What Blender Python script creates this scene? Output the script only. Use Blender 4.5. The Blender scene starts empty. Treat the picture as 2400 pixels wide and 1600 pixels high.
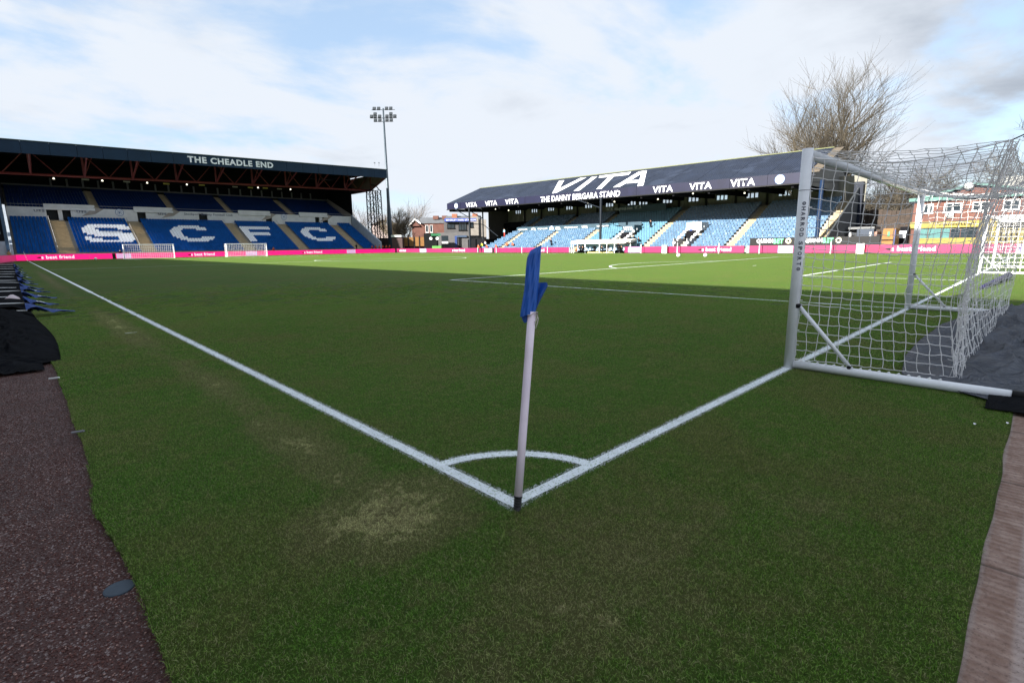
import bpy, bmesh, math, random
from mathutils import Vector, Matrix, noise as mnoise
random.seed(7)
R = math.radians
SC = bpy.context.scene
COL = SC.collection

# ------------------------------------------------------------------ camera
CAM = Vector((-1.8628, -1.9429, 1.489))
rx = Vector((0.71858546, -0.69531428, -0.01315238))
ux = Vector((0.13787845, 0.12390515, 0.98266833))
fx = Vector((0.68163368, 0.7079446, -0.1849053))
FPX = 1198.22
cd = bpy.data.cameras.new('camera'); cam = bpy.data.objects.new('camera', cd); COL.objects.link(cam)
cd.sensor_width = 36; cd.lens = FPX / 2400 * 36; cd.clip_start = .05; cd.clip_end = 6000
m = Matrix.Identity(4)
for i in range(3):
    m[i][0] = rx[i]; m[i][1] = ux[i]; m[i][2] = -fx[i]; m[i][3] = CAM[i]
cam.matrix_world = m
SC.camera = cam

# ------------------------------------------------------------------ sun, sky
SUN_EL, SUN_A = R(26), R(6)
to_sun = Vector((-math.cos(SUN_EL) * math.cos(SUN_A), math.cos(SUN_EL) * math.sin(SUN_A), math.sin(SUN_EL)))
sl = bpy.data.lights.new('sun', 'SUN'); sl.energy = 4.5; sl.angle = R(.55); sl.color = (1, .95, .86)
so = bpy.data.objects.new('sun', sl); COL.objects.link(so)
so.rotation_euler = to_sun.to_track_quat('Z', 'Y').to_euler()
SC.view_settings.view_transform = 'Standard'; SC.view_settings.look = 'None'
SC.view_settings.exposure = 1.98; SC.view_settings.gamma = 1

def ray(px, py):
    return fx + rx * ((px - 1200) / FPX) - ux * ((py - 800) / FPX)

world = bpy.data.worlds.new('World'); SC.world = world; world.use_nodes = True
def nt_tools(nt):
    def N(t, **k):
        n = nt.nodes.new(t)
        for a, b in k.items():
            if a == 'inp':
                for i, v in b.items():
                    if isinstance(v, bpy.types.NodeSocket): nt.links.new(v, n.inputs[i])
                    else: n.inputs[i].default_value = v
            else: setattr(n, a, b)
        return n
    def M(op, a, b=0.0, c=None, clamp=False):
        n = nt.nodes.new('ShaderNodeMath'); n.operation = op; n.use_clamp = clamp
        for i, v in enumerate((a, b) if c is None else (a, b, c)):
            if isinstance(v, bpy.types.NodeSocket): nt.links.new(v, n.inputs[i])
            else: n.inputs[i].default_value = v
        return n.outputs[0]
    def MIX(f, a, b, bt='MIX'):
        n = nt.nodes.new('ShaderNodeMix'); n.data_type = 'RGBA'; n.blend_type = bt
        for i, v in ((0, f), (6, a), (7, b)):
            if isinstance(v, bpy.types.NodeSocket): nt.links.new(v, n.inputs[i])
            else: n.inputs[i].default_value = v if i == 0 else tuple(v) + ((1,) if len(v) == 3 else ())
        return n.outputs[2]
    def SM(v, lo, hi, a=0., b=1.):
        n = nt.nodes.new('ShaderNodeMapRange'); n.interpolation_type = 'SMOOTHSTEP'
        nt.links.new(v, n.inputs[0])
        for i, x in enumerate((lo, hi, a, b)): n.inputs[i + 1].default_value = x
        return n.outputs[0]
    return N, M, MIX, SM

def build_world():
    nt = world.node_tree; nt.nodes.clear()
    N, M, MIX, SM = nt_tools(nt)
    out = N('ShaderNodeOutputWorld'); bg = N('ShaderNodeBackground')
    sky = N('ShaderNodeTexSky'); sky.sky_type = 'NISHITA'; sky.sun_disc = False
    sky.sun_elevation = SUN_EL; sky.sun_rotation = R(-84); sky.air_density = 1.0; sky.dust_density = .6
    tc = N('ShaderNodeTexCoord'); sep = N('ShaderNodeSeparateXYZ'); nt.links.new(tc.outputs['Generated'], sep.inputs[0])
    zc = M('MAXIMUM', sep.outputs[2], 0.0)
    den = M('ADD', zc, .16)
    cx = M('DIVIDE', sep.outputs[0], den); cy = M('DIVIDE', sep.outputs[1], den)
    comb = N('ShaderNodeCombineXYZ'); nt.links.new(cx, comb.inputs[0]); nt.links.new(cy, comb.inputs[1])
    n1 = N('ShaderNodeTexNoise', inp={'Scale': .85, 'Detail': 9.0, 'Roughness': .56, 'Distortion': .35})
    mp = N('ShaderNodeMapping'); mp.inputs['Location'].default_value = (3.3, 1.7, 0); mp.inputs['Scale'].default_value = (1, 1.5, 1)
    mp.inputs['Rotation'].default_value = (0, 0, R(35))
    nt.links.new(comb.outputs[0], mp.inputs[0]); nt.links.new(mp.outputs[0], n1.inputs['Vector'])
    n2 = N('ShaderNodeTexNoise', inp={'Scale': 1.9, 'Detail': 7.0, 'Roughness': .6, 'Distortion': .2})
    mp2 = N('ShaderNodeMapping'); mp2.inputs['Location'].default_value = (9.1, 4.2, 2)
    nt.links.new(comb.outputs[0], mp2.inputs[0]); nt.links.new(mp2.outputs[0], n2.inputs['Vector'])
    # gaps and banks of cloud where they stand in the sky
    def blob(px, py, k, amp):
        d = ray(px, py).normalized()
        dt = N('ShaderNodeVectorMath', operation='DOT_PRODUCT'); nt.links.new(tc.outputs['Generated'], dt.inputs[0]); dt.inputs[1].default_value = d
        e = M('EXPONENT', M('MULTIPLY', M('SUBTRACT', dt.outputs['Value'], 1.0), k))
        return M('MULTIPLY', e, amp)
    cov = M('ADD', n1.outputs[0], M('MULTIPLY', M('SUBTRACT', n2.outputs[0], .5), .35))
    for a in ((1700, 110, 60, -.13), (2330, 250, 130, -.20), (2150, 240, 200, -.10), (30, 60, 40, -.13), (1950, 330, 160, -.05), (1950, 110, 70, .10), (2200, 30, 30, .10), (430, 60, 30, -.05),
              (420, 240, 25, .10), (1300, 330, 22, .14), (1950, 60, 60, .08), (2250, 400, 160, .12), (60, 190, 90, .08)):
        cov = M('ADD', cov, blob(*a))
    mask = SM(cov, .355, .56)
    # cloud brightness: thick parts greyer beneath
    thick = N('ShaderNodeTexNoise', inp={'Scale': 1.25, 'Detail': 8.0, 'Roughness': .55, 'Distortion': .3})
    mp3 = N('ShaderNodeMapping'); mp3.inputs['Location'].default_value = (1.2, 7.7, 5)
    nt.links.new(comb.outputs[0], mp3.inputs[0]); nt.links.new(mp3.outputs[0], thick.inputs['Vector'])
    th = thick.outputs[0]
    for a in ((2330, 0, 22, .17), (2300, 400, 90, .16), (1950, 230, 60, -.12), (1500, 240, 12, -.08), (1200, 400, 6, -.10), (500, 250, 10, -.10), (1250, 60, 30, .06), (1700, 330, 60, -.1)):
        th = M('ADD', th, blob(*a))
    grey = SM(th, .40, .80)
    ccol = MIX(grey, (.214, .229, .251), (.112, .127, .150))
    skyc = N('ShaderNodeVectorMath', operation='SCALE'); nt.links.new(sky.outputs[0], skyc.inputs[0]); skyc.inputs['Scale'].default_value = .075
    skyw = MIX(.68, skyc.outputs[0], (.132, .175, .232))
    fin = MIX(mask, skyw, ccol)
    fin = MIX(SM(sep.outputs[2], .0, .16, .55, .0), fin, (.222, .235, .254))
    nt.links.new(fin, bg.inputs[0]); bg.inputs[1].default_value = 1.0
    nt.links.new(bg.outputs[0], out.inputs[0])
build_world()

# ------------------------------------------------------------------ helpers
def tag(o, label=None, cat=None, group=None, kind=None):
    if label: o['label'] = label
    if cat: o['category'] = cat
    if group: o['group'] = group
    if kind: o['kind'] = kind
    return o

def empty(name, loc, label, cat, group=None):
    o = bpy.data.objects.new(name, None); COL.objects.link(o); o.location = loc; o.empty_display_size = .2
    return tag(o, label, cat, group)

def at(px, py, x=None, y=None, z=None, d=None):
    r = ray(px, py)
    if x is not None: t = (x - CAM.x) / r.x
    elif y is not None: t = (y - CAM.y) / r.y
    elif z is not None: t = (z - CAM.z) / r.z
    else: t = d
    return CAM + r * t

class MB:
    def __init__(s): s.v = []; s.f = []; s.mi = []
    def add(s, vs, fs, mi=0):
        b = len(s.v); s.v += [tuple(v) for v in vs]
        s.f += [tuple(b + i for i in f) for f in fs]; s.mi += [mi] * len(fs); return s
    def box(s, x0, x1, y0, y1, z0, z1, mi=0, T=None):
        vs = [Vector(p) for p in ((x0,y0,z0),(x1,y0,z0),(x1,y1,z0),(x0,y1,z0),(x0,y0,z1),(x1,y0,z1),(x1,y1,z1),(x0,y1,z1))]
        if T is not None: vs = [T @ v for v in vs]
        return s.add(vs, ((0,3,2,1),(4,5,6,7),(0,1,5,4),(1,2,6,5),(2,3,7,6),(3,0,4,7)), mi)
    def hexa(s, q0, q1, mi=0):      # two quads (4 pts each) joined
        return s.add(list(q0) + list(q1), ((0,1,2,3),(7,6,5,4),(0,4,5,1),(1,5,6,2),(2,6,7,3),(3,7,4,0)), mi)
    def tube(s, pts, r, seg=6, mi=0, cap=True):
        pts = [Vector(p) for p in pts]; n = len(pts)
        rr = r if isinstance(r, (list, tuple)) else [r] * n
        rings = []; prev = None
        for i, p in enumerate(pts):
            t = (pts[min(i+1,n-1)] - pts[max(i-1,0)])
            if t.length < 1e-9: t = Vector((0,0,1))
            t.normalize()
            if prev is None:
                a = Vector((0,0,1)) if abs(t.z) < .9 else Vector((1,0,0)); u = t.cross(a).normalized()
            else:
                u = (prev - t * prev.dot(t))
                u = u.normalized() if u.length > 1e-6 else t.orthogonal().normalized()
            prev = u; w = t.cross(u)
            rings.append([p + (u * math.cos(2*math.pi*k/seg) + w * math.sin(2*math.pi*k/seg)) * rr[i] for k in range(seg)])
        vs = [v for rg in rings for v in rg]; fs = []
        for i in range(n-1):
            for k in range(seg):
                a = i*seg+k; b = i*seg+(k+1)%seg; fs.append((a, b, b+seg, a+seg))
        if cap: fs.append(tuple(range(seg))[::-1]); fs.append(tuple(range((n-1)*seg, n*seg)))
        return s.add(vs, fs, mi)
    def poly(s, pts, nrm, th, mi=0):    # extruded flat polygon
        nrm = Vector(nrm) * th; n = len(pts); a = [Vector(p) for p in pts]; b = [p + nrm for p in a]
        fs = [tuple(range(n))[::-1], tuple(range(n, 2*n))] + [(i, (i+1)%n, (i+1)%n+n, i+n) for i in range(n)]
        return s.add(a + b, fs, mi)
    def obj(s, name, mats, parent=None, smooth=False, origin=None):
        me = bpy.data.meshes.new(name)
        vs = s.v
        if origin is not None: vs = [(v[0]-origin[0], v[1]-origin[1], v[2]-origin[2]) for v in vs]
        me.from_pydata(vs, [], s.f)
        for mm in (mats if isinstance(mats, (list, tuple)) else [mats]): me.materials.append(mm)
        if any(s.mi): me.polygons.foreach_set('material_index', s.mi)
        if smooth: me.polygons.foreach_set('use_smooth', [True]*len(me.polygons))
        me.update()
        bm = bmesh.new(); bm.from_mesh(me); bmesh.ops.recalc_face_normals(bm, faces=bm.faces); bm.to_mesh(me); bm.free()
        o = bpy.data.objects.new(name, me); COL.objects.link(o)
        if origin is not None: o.location = origin
        if parent is not None:
            o.parent = parent
            # vertices are in world space: cancel the parent's transform
            o.matrix_parent_inverse = par_inv(parent)
        return o

def par_inv(p):
    def wm(q):
        mm = q.matrix_basis.copy()
        if q.parent: mm = wm(q.parent) @ q.matrix_parent_inverse @ mm
        return mm
    return wm(p).inverted()

MATS = {}
def mat(name, col, rough=.6, metal=0., var=.12, vscale=1.5, bump=0., bscale=40., emit=0., spec=.5, noise2=None, stripes=None):
    if name in MATS: return MATS[name]
    mt = bpy.data.materials.new(name); mt.use_nodes = True; nt = mt.node_tree
    N, M, MIX, SM = nt_tools(nt); b = nt.nodes['Principled BSDF']
    b.inputs['Roughness'].default_value = rough; b.inputs['Metallic'].default_value = metal
    b.inputs['Specular IOR Level'].default_value = spec
    geo = N('ShaderNodeNewGeometry')
    nz = N('ShaderNodeTexNoise', inp={'Scale': vscale, 'Detail': 6., 'Roughness': .65}); nt.links.new(geo.outputs['Position'], nz.inputs['Vector'])
    f = SM(nz.outputs[0], .3, .7)
    dk = tuple(c * (1 - var) for c in col); lt = tuple(min(1, c * (1 + var)) for c in col)
    c = MIX(f, dk, lt)
    if noise2:
        n2 = N('ShaderNodeTexNoise', inp={'Scale': noise2[1], 'Detail': 4.}); nt.links.new(geo.outputs['Position'], n2.inputs['Vector'])
        c = MIX(SM(n2.outputs[0], noise2[2], noise2[2] + .12), c, noise2[0])
    hgt = None
    if stripes:  # (axis, per metre, depth)
        sp = N('ShaderNodeSeparateXYZ'); nt.links.new(geo.outputs['Position'], sp.inputs[0])
        hgt = M('SINE', M('MULTIPLY', sp.outputs[stripes[0]], stripes[1] * 6.2832))
        bp = N('ShaderNodeBump', inp={'Strength': 1.0, 'Distance': stripes[2]}); nt.links.new(hgt, bp.inputs['Height'])
        nt.links.new(bp.outputs[0], b.inputs['Normal'])
    elif bump:
        n3 = N('ShaderNodeTexNoise', inp={'Scale': bscale, 'Detail': 5.}); nt.links.new(geo.outputs['Position'], n3.inputs['Vector'])
        bp = N('ShaderNodeBump', inp={'Strength': .8, 'Distance': bump}); nt.links.new(n3.outputs[0], bp.inputs['Height'])
        nt.links.new(bp.outputs[0], b.inputs['Normal'])
    nt.links.new(c, b.inputs['Base Color'])
    if emit:
        nt.links.new(c, b.inputs['Emission Color']); b.inputs['Emission Strength'].default_value = emit
    MATS[name] = mt
    return mt

WHITE = mat('white_paint', (.78, .78, .78), .35, vscale=3, var=.05)
METALW = mat('white_powder_coat', (.87, .88, .91), .28, vscale=6, var=.04, noise2=((.45, .44, .42), 9, .72))
CROSS = mat('white_crossbar', (.70, .72, .75), .3, vscale=5, var=.06)
BLACK = mat('black_paint', (.006, .006, .007), .5, spec=.25)
NAVY = mat('navy_cladding', (.007, .024, .052), .5, var=.12, vscale=.6, spec=.2)
NAVYR = mat('navy_roof_sheet', (.010, .015, .030), .55, var=.2, vscale=.35, stripes=(1, 3, .03), noise2=((.020, .028, .05), .25, .54), spec=.25)
NAVYF = mat('navy_fascia', (.008, .009, .028), .45, var=.18, vscale=.4, spec=.25)
RED = mat('red_oxide_steel', (.13, .016, .014), .5, var=.2)
CONC = mat('concrete', (.25, .235, .21), .85, var=.15, bump=.004)
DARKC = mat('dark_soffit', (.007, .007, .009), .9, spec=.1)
BUFF = mat('buff_concrete_steps', (.34, .27, .17), .85, var=.15, bump=.003)
WALLW = mat('white_wall', (.62, .62, .63), .7, var=.08, vscale=.8)
SEATB = mat('royal_blue_seat', (.002, .070, .27), .55, var=.25, vscale=1.2, spec=.10)
SEATW = mat('white_seat', (.80, .82, .86), .35, var=.05)
SEATS_ = mat('sky_blue_seat', (.065, .125, .205), .28, var=.3, vscale=2.2, noise2=((.24, .30, .37), 5.3, .57), spec=.5)  # pale noise blotches are sun glints put into the seat colour
SEATA = mat('aqua_seat', (.075, .17, .24), .35, var=.15, vscale=1, spec=.35)
PINK = mat('pink_led_screen', (.185, .013, .060), .35, var=.06, vscale=.25, emit=.25)
PINKB = mat('bright_pink_led_screen', (.80, .004, .16), .35, var=.05, vscale=.25, emit=.30)
LILAC = mat('white_led_screen', (.24, .22, .34), .35, emit=.55, var=.06, vscale=8)
LEDTXT = mat('white_led_text', (.42, .40, .42), .4, emit=.6, var=.02)
PURPLE = mat('purple_print', (.20, .06, .38), .5)
ORANGE = mat('hi_vis_orange', (.50, .07, .012), .6, var=.1, vscale=3)
YELLOWV = mat('hi_vis_yellow', (.62, .75, .05), .6)
SKIN = mat('skin', (.45, .25, .17), .6)
CLOTHD = mat('dark_clothes', (.006, .006, .009), .9, spec=.1)
HAIR = mat('hair', (.03, .02, .015), .8)
GLASSD = mat('dark_window_glass', (.02, .028, .035), .08, var=.3, vscale=1.2)
BRICK = None

# ------------------------------------------------------------------ turf
def turf_nodes(nt, blade=False):
    N, M, MIX, SM = nt_tools(nt)
    geo = N('ShaderNodeNewGeometry'); P = geo.outputs['Position']
    sp = N('ShaderNodeSeparateXYZ'); nt.links.new(P, sp.inputs[0]); X, Y = sp.outputs[0], sp.outputs[1]
    fl = N('ShaderNodeCombineXYZ'); nt.links.new(X, fl.inputs[0]); nt.links.new(Y, fl.inputs[1]); P2 = fl.outputs[0]
    def nz(s, det=4., r=.6, dist=0.):
        n = N('ShaderNodeTexNoise', inp={'Scale': s, 'Detail': det, 'Roughness': r, 'Distortion': dist}); nt.links.new(P2, n.inputs['Vector']); return n.outputs[0]
    big = nz(.13, 5.); mid = nz(.8, 5., .65); small = nz(4.5, 5., .7); fine = nz(60, 3., .7)
    g = MIX(SM(big, .35, .65), (.042, .108, .012), (.070, .122, .020))
    g = MIX(SM(mid, .42, .66), g, (.096, .102, .034)); g = MIX(SM(mid, .44, .28, 0., .55), g, (.034, .088, .012))
    g = MIX(M('MULTIPLY', SM(small, .48, .70), .62), g, (.150, .125, .062))
    clump = nz(11., 4., .7, .4); g = MIX(SM(clump, .56, .70, 0., .7), g, (.030, .078, .010)); g = MIX(SM(clump, .46, .32, 0., .5), g, (.17, .155, .080))
    speck = nz(38., 2., .6); g = MIX(SM(speck, .60, .74, 0., .5), g, (.24, .21, .12)); g = MIX(SM(speck, .40, .28, 0., .5), g, (.022, .040, .008))
    # mowing bands across the pitch
    band = M('SINE', M('MULTIPLY', Y, 6.2832 / 9.0)); g = MIX(M('MULTIPLY', SM(band, -.5, .5), .13), g, (.115, .165, .045))
    # sunlight put into the colour: turf lightens towards the sunlit half
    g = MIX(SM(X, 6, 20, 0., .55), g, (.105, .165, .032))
    # worn ground beside the corner and along the touchline
    def ell(cx, cy, a, b, rot=0.):
        dx = M('SUBTRACT', X, cx); dy = M('SUBTRACT', Y, cy)
        c, s_ = math.cos(rot), math.sin(rot)
        u = M('DIVIDE', M('ADD', M('MULTIPLY', dx, c), M('MULTIPLY', dy, s_)), a)
        v = M('DIVIDE', M('SUBTRACT', M('MULTIPLY', dy, c), M('MULTIPLY', dx, s_)), b)
        return M('SUBTRACT', 1.0, M('SQRT', M('ADD', M('MULTIPLY', u, u), M('MULTIPLY', v, v))), clamp=True)
    w = M('MAXIMUM', M('MULTIPLY', ell(-.50, .50, .80, .66), 1.42), M('MULTIPLY', ell(-.46, 1.9, .42, 2.2), .92))
    w = M('MAXIMUM', w, M('MULTIPLY', ell(-.42, 4.5, .40, 3.8), .72))
    w = M('MAXIMUM', w, M('MULTIPLY', ell(-.50, 11., .42, 7.), 1.0))
    w = M('MAXIMUM', w, M('MULTIPLY', ell(-.55, 36, .45, 30), .8))
    w = M('MAXIMUM', w, M('MULTIPLY', ell(-.15, -.7, 1.9, 1.1), .66))
    w = M('MAXIMUM', w, M('MULTIPLY', ell(1.9, 2.6, 2.9, 2.0), .36))
    w = M('MAXIMUM', w, M('MULTIPLY', ell(1.2, -1.2, 2.2, .8), .40))
    rag = M('ADD', M('SUBTRACT', nz(3.1, 8., .78, .5), .5), M('MULTIPLY', M('SUBTRACT', nz(16., 5., .75), .5), .7))
    g = MIX(SM(M('ADD', w, M('MULTIPLY', rag, 1.15)), .22, .62, 0., .72), g, (.155, .125, .075))
    g = MIX(SM(M('ADD', w, M('MULTIPLY', rag, 2.6)), .78, 1.15, 0., .8), g, (.37, .295, .20))
    g = MIX(SM(M('ADD', w, M('MULTIPLY', M('SUBTRACT', nz(23., 4., .8), .5), 2.2)), 1.15, 1.4, 0., .6), g, (.075, .050, .034))
    g = MIX(M('MULTIPLY', SM(fine, .35, .75), .30), g, (.16, .17, .06))
    g = MIX(1.0, g, ((2.45, 2.95, 2.15) if blade else (.80, .90, .62)), 'MULTIPLY')
    if blade:
        oi = N('ShaderNodeObjectInfo')
        ra = N('ShaderNodeAttribute', attribute_name='rnd')
        g = MIX(M('MULTIPLY', SM(ra.outputs['Fac'], .60, 1.0), .8), g, (.34, .31, .17))
        g = MIX(SM(ra.outputs['Fac'], .45, 0., 0., .6), g, (.035, .085, .010))
        ht = N('ShaderNodeAttribute', attribute_name='hgt')
        g = MIX(SM(ht.outputs['Fac'], 0., .8, .45, 0.), g, (.035, .035, .014))   # shade between the blades painted in, darker towards the base
        # white line marking on the blades
        ed = M('MULTIPLY', M('SUBTRACT', nz(34, 4., .8), .5), .085)
        def strip(v, u, lo):
            d = M('ABSOLUTE', M('SUBTRACT', v, .060))
            a = SM(M('ADD', d, ed), .068, .055)
            return M('MULTIPLY', a, SM(u, -.03, .01))
        l1 = strip(X, Y, 0); l2 = strip(Y, X, 0)
        rad = M('SQRT', M('ADD', M('MULTIPLY', X, X), M('MULTIPLY', Y, Y)))
        d3 = M('ABSOLUTE', M('SUBTRACT', rad, .805)); a3 = SM(M('ADD', d3, ed), .068, .054)
        l3 = M('MULTIPLY', a3, M('MULTIPLY', SM(X, 0, .02), SM(Y, 0, .02)))
        ln = M('MAXIMUM', l1, M('MAXIMUM', l2, l3))
        ln = M('MULTIPLY', ln, M('MULTIPLY', SM(ra.outputs['Fac'], .05, .22, .25, 1.), SM(ht.outputs['Fac'], -.2, .35, .55, 1.)))
        g = MIX(ln, g, (.86, .88, .92))
    return g, N, M, MIX, SM, P2, nz

def turf_mat(blade):
    mt = bpy.data.materials.new('grass_blade' if blade else 'turf'); mt.use_nodes = True; nt = mt.node_tree
    g, N, M, MIX, SM, P2, nz = turf_nodes(nt, blade)
    b = nt.nodes['Principled BSDF']; b.inputs['Roughness'].default_value = .75 if blade else .9
    b.inputs['Specular IOR Level'].default_value = .12
    nt.links.new(g, b.inputs['Base Color'])
    if blade:
        tr = N('ShaderNodeBsdfTranslucent'); nt.links.new(g, tr.inputs[0])
        ms = N('ShaderNodeMixShader', inp={0: .35}); nt.links.new(b.outputs[0], ms.inputs[1]); nt.links.new(tr.outputs[0], ms.inputs[2])
        nt.links.new(ms.outputs[0], nt.nodes['Material Output'].inputs[0])
    else:
        h = M('ADD', nz(90, 4., .8), M('MULTIPLY', nz(14, 4.), .8))
        bp = N('ShaderNodeBump', inp={'Strength': 1., 'Distance': .03}); nt.links.new(h, bp.inputs['Height']); nt.links.new(bp.outputs[0], b.inputs['Normal'])
    return mt
TURF = turf_mat(False); BLADE = turf_mat(True)

PL, PW = 109.25, 64.4      # pitch length (Y) and width (X)
def edge_x(y): return -1.655 + min(1., max(.15, (y+.5)/3)) * (.035 * mnoise.noise(Vector((y * .7, 3.1, 0))) + .018 * mnoise.noise(Vector((y * 4.3, 0, 7)))) - .05 * math.exp(-((y - 1.7) / .5) ** 2)
def edge_y(x): return -1.905 + .02 * mnoise.noise(Vector((x * 1.8, 9.1, 0)))

gm = MB(); S = 2500
gm.add([(-S,-S,-.06),(S,-S,-.06),(S,S,-.06),(-S,S,-.06)], [(0,1,2,3)])
tag(gm.obj('ground', mat('asphalt', (.07, .068, .066), .9, var=.15, vscale=.3, bump=.004)), kind='structure')
# pitch sheet with a wavering cut edge
pm = MB(); ys = []
y = -1.905
while y < 20: ys.append(y); y += .12
ys += [25, 40, 60, 80, 112.6]
xs_edge = []
x = -1.6
b = []
for yy in ys: b.append((edge_x(yy), yy))
bot = []; x = -1.5
while x < 20: bot.append((x, edge_y(x))); x += .15
bot += [(30, -1.905), (68.9, -1.905)]
outline = [(bx_, by_, 0.) for bx_, by_ in reversed(b)] + [(p[0], p[1], 0.) for p in bot] + [(68.9, 112.6, 0.)]
n = len(outline)
pm.add([(p[0], p[1], -.05) for p in outline] + outline, [tuple(range(n, 2*n))] + [(i, (i+1)%n, (i+1)%n+n, i+n) for i in range(n)])
tag(pm.obj('pitch', TURF), kind='structure')
# run-off beyond the near goal line on the right
# cinder track
def cinder():
    mt = bpy.data.materials.new('red_cinder'); mt.use_nodes = True; nt = mt.node_tree
    N, M, MIX, SM = nt_tools(nt); b = nt.nodes['Principled BSDF']; b.inputs['Roughness'].default_value = .8
    geo = N('ShaderNodeNewGeometry')
    v = N('ShaderNodeTexVoronoi', inp={'Scale': 130.}); nt.links.new(geo.outputs['Position'], v.inputs['Vector'])
    nz = N('ShaderNodeTexNoise', inp={'Scale': 3., 'Detail': 6., 'Roughness': .7}); nt.links.new(geo.outputs['Position'], nz.inputs['Vector'])
    sc = N('ShaderNodeSeparateColor'); nt.links.new(v.outputs['Color'], sc.inputs[0])
    c = MIX(sc.outputs[0], (.040, .010, .007), (.085, .030, .022)); c = MIX(SM(sc.outputs[1], .8, .95), c, (.26, .20, .19))
    c = MIX(SM(nz.outputs[0], .35, .7, 0., .5), c, (.035, .018, .016))
    nt.links.new(c, b.inputs['Base Color'])
    bp = N('ShaderNodeBump', inp={'Strength': 1., 'Distance': .006}); nt.links.new(v.outputs['Distance'], bp.inputs['Height']); nt.links.new(bp.outputs[0], b.inputs['Normal'])
    return mt
CIND = cinder()
cm = MB(); cm.add([(-4.3,-14,-.03),(-1.4,-14,-.03),(-1.4,115,-.03),(-4.3,115,-.03)], [(0,1,2,3)])
tag(cm.obj('cinder_track', CIND), kind='structure')

# matting / paving strip behind the goal line
def matting():
    mt = bpy.data.materials.new('ribbed_matting'); mt.use_nodes = True; nt = mt.node_tree
    N, M, MIX, SM = nt_tools(nt); b = nt.nodes['Principled BSDF']; b.inputs['Roughness'].default_value = .8
    geo = N('ShaderNodeNewGeometry'); sp = N('ShaderNodeSeparateXYZ'); nt.links.new(geo.outputs['Position'], sp.inputs[0])
    nz = N('ShaderNodeTexNoise', inp={'Scale': 9., 'Detail': 7., 'Roughness': .7}); nt.links.new(geo.outputs['Position'], nz.inputs['Vector'])
    nb = N('ShaderNodeTexNoise', inp={'Scale': 1.1, 'Detail': 5., 'Roughness': .6}); nt.links.new(geo.outputs['Position'], nb.inputs['Vector'])
    ribs = M('SINE', M('MULTIPLY', M('ADD', sp.outputs[0], M('MULTIPLY', nz.outputs[0], .02)), 6.2832 / .05))
    ribs2 = M('SINE', M('MULTIPLY', M('ADD', sp.outputs[1], M('MULTIPLY', nz.outputs[0], .03)), 6.2832 / .16))
    c = MIX(SM(nz.outputs[0], .35, .7), (.21, .12, .085), (.36, .25, .20))
    c = MIX(SM(ribs, .0, .9, 0., .45), c, (.20, .115, .09))
    c = MIX(SM(ribs2, .3, 1., 0., .35), c, (.50, .44, .42))
    nq = N('ShaderNodeTexNoise', inp={'Scale': 55., 'Detail': 5., 'Roughness': .8}); nt.links.new(geo.outputs['Position'], nq.inputs['Vector'])
    c = MIX(SM(nb.outputs[0], .5, .72, 0., .7), c, (.17, .095, .07)); c = MIX(SM(nq.outputs[0], .50, .66, 0., .7), c, (.09, .05, .038)); jt = M('FRACT', M('MULTIPLY', sp.outputs[0], .82)); c = MIX(SM(jt, .03, .0, 0., .8), c, (.05, .03, .022))
    nt.links.new(c, b.inputs['Base Color'])
    h = M('ADD', M('MULTIPLY', ribs, .5), M('ADD', nz.outputs[0], M('MULTIPLY', ribs2, .4)))
    bp = N('ShaderNodeBump', inp={'Strength': 1., 'Distance': .006}); nt.links.new(h, bp.inputs['Height']); nt.links.new(bp.outputs[0], b.inputs['Normal'])
    return mt
mm_ = MB(); mm_.add([(-1.4,-6,-.018),(69,-6,-.018),(69,-1.85,-.018),(-1.4,-1.85,-.018)], [(0,1,2,3)])
tag(mm_.obj('path', matting()), kind='structure')

# line markings as thin sheets
LINE = mat('line_paint', (.74, .78, .79), .8, var=.12, vscale=7, bump=.006, bscale=90, noise2=((.26, .34, .18), 60, .56))
def sheet(name, quads, z=.004):
    q = MB()
    for pts in quads: q.add([(p[0], p[1], z) for p in pts], [tuple(range(len(pts)))])
    return tag(q.obj(name, LINE), kind='structure')
def rect(x0, x1, y0, y1): return [(x0,y0),(x1,y0),(x1,y1),(x0,y1)]
def arc(cx, cy, r0, r1, a0, a1, n=24):
    out = []
    for i in range(n):
        a, b_ = a0+(a1-a0)*i/n, a0+(a1-a0)*(i+1)/n
        out.append([(cx+r0*math.cos(a),cy+r0*math.sin(a)),(cx+r1*math.cos(a),cy+r1*math.sin(a)),(cx+r1*math.cos(b_),cy+r1*math.sin(b_)),(cx+r0*math.cos(b_),cy+r0*math.sin(b_))])
    return out
LW = .122; cxp = PW/2; W2 = LW
sheet('touchline_marking', [rect(.022, LW-.022, LW-.022, 22), rect(0, LW, 22, PL-LW), rect(PW-LW, PW, LW, PL-LW)])
sheet('goal_line_marking', [rect(.022, 20, .022, LW-.022), rect(20, PW, 0, LW), rect(0, PW, PL-LW, PL)])
sheet('corner_arc_marking', arc(0, 0, .762, .848, .12, math.pi/2-.12, 20), .005)
pa = []
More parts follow.
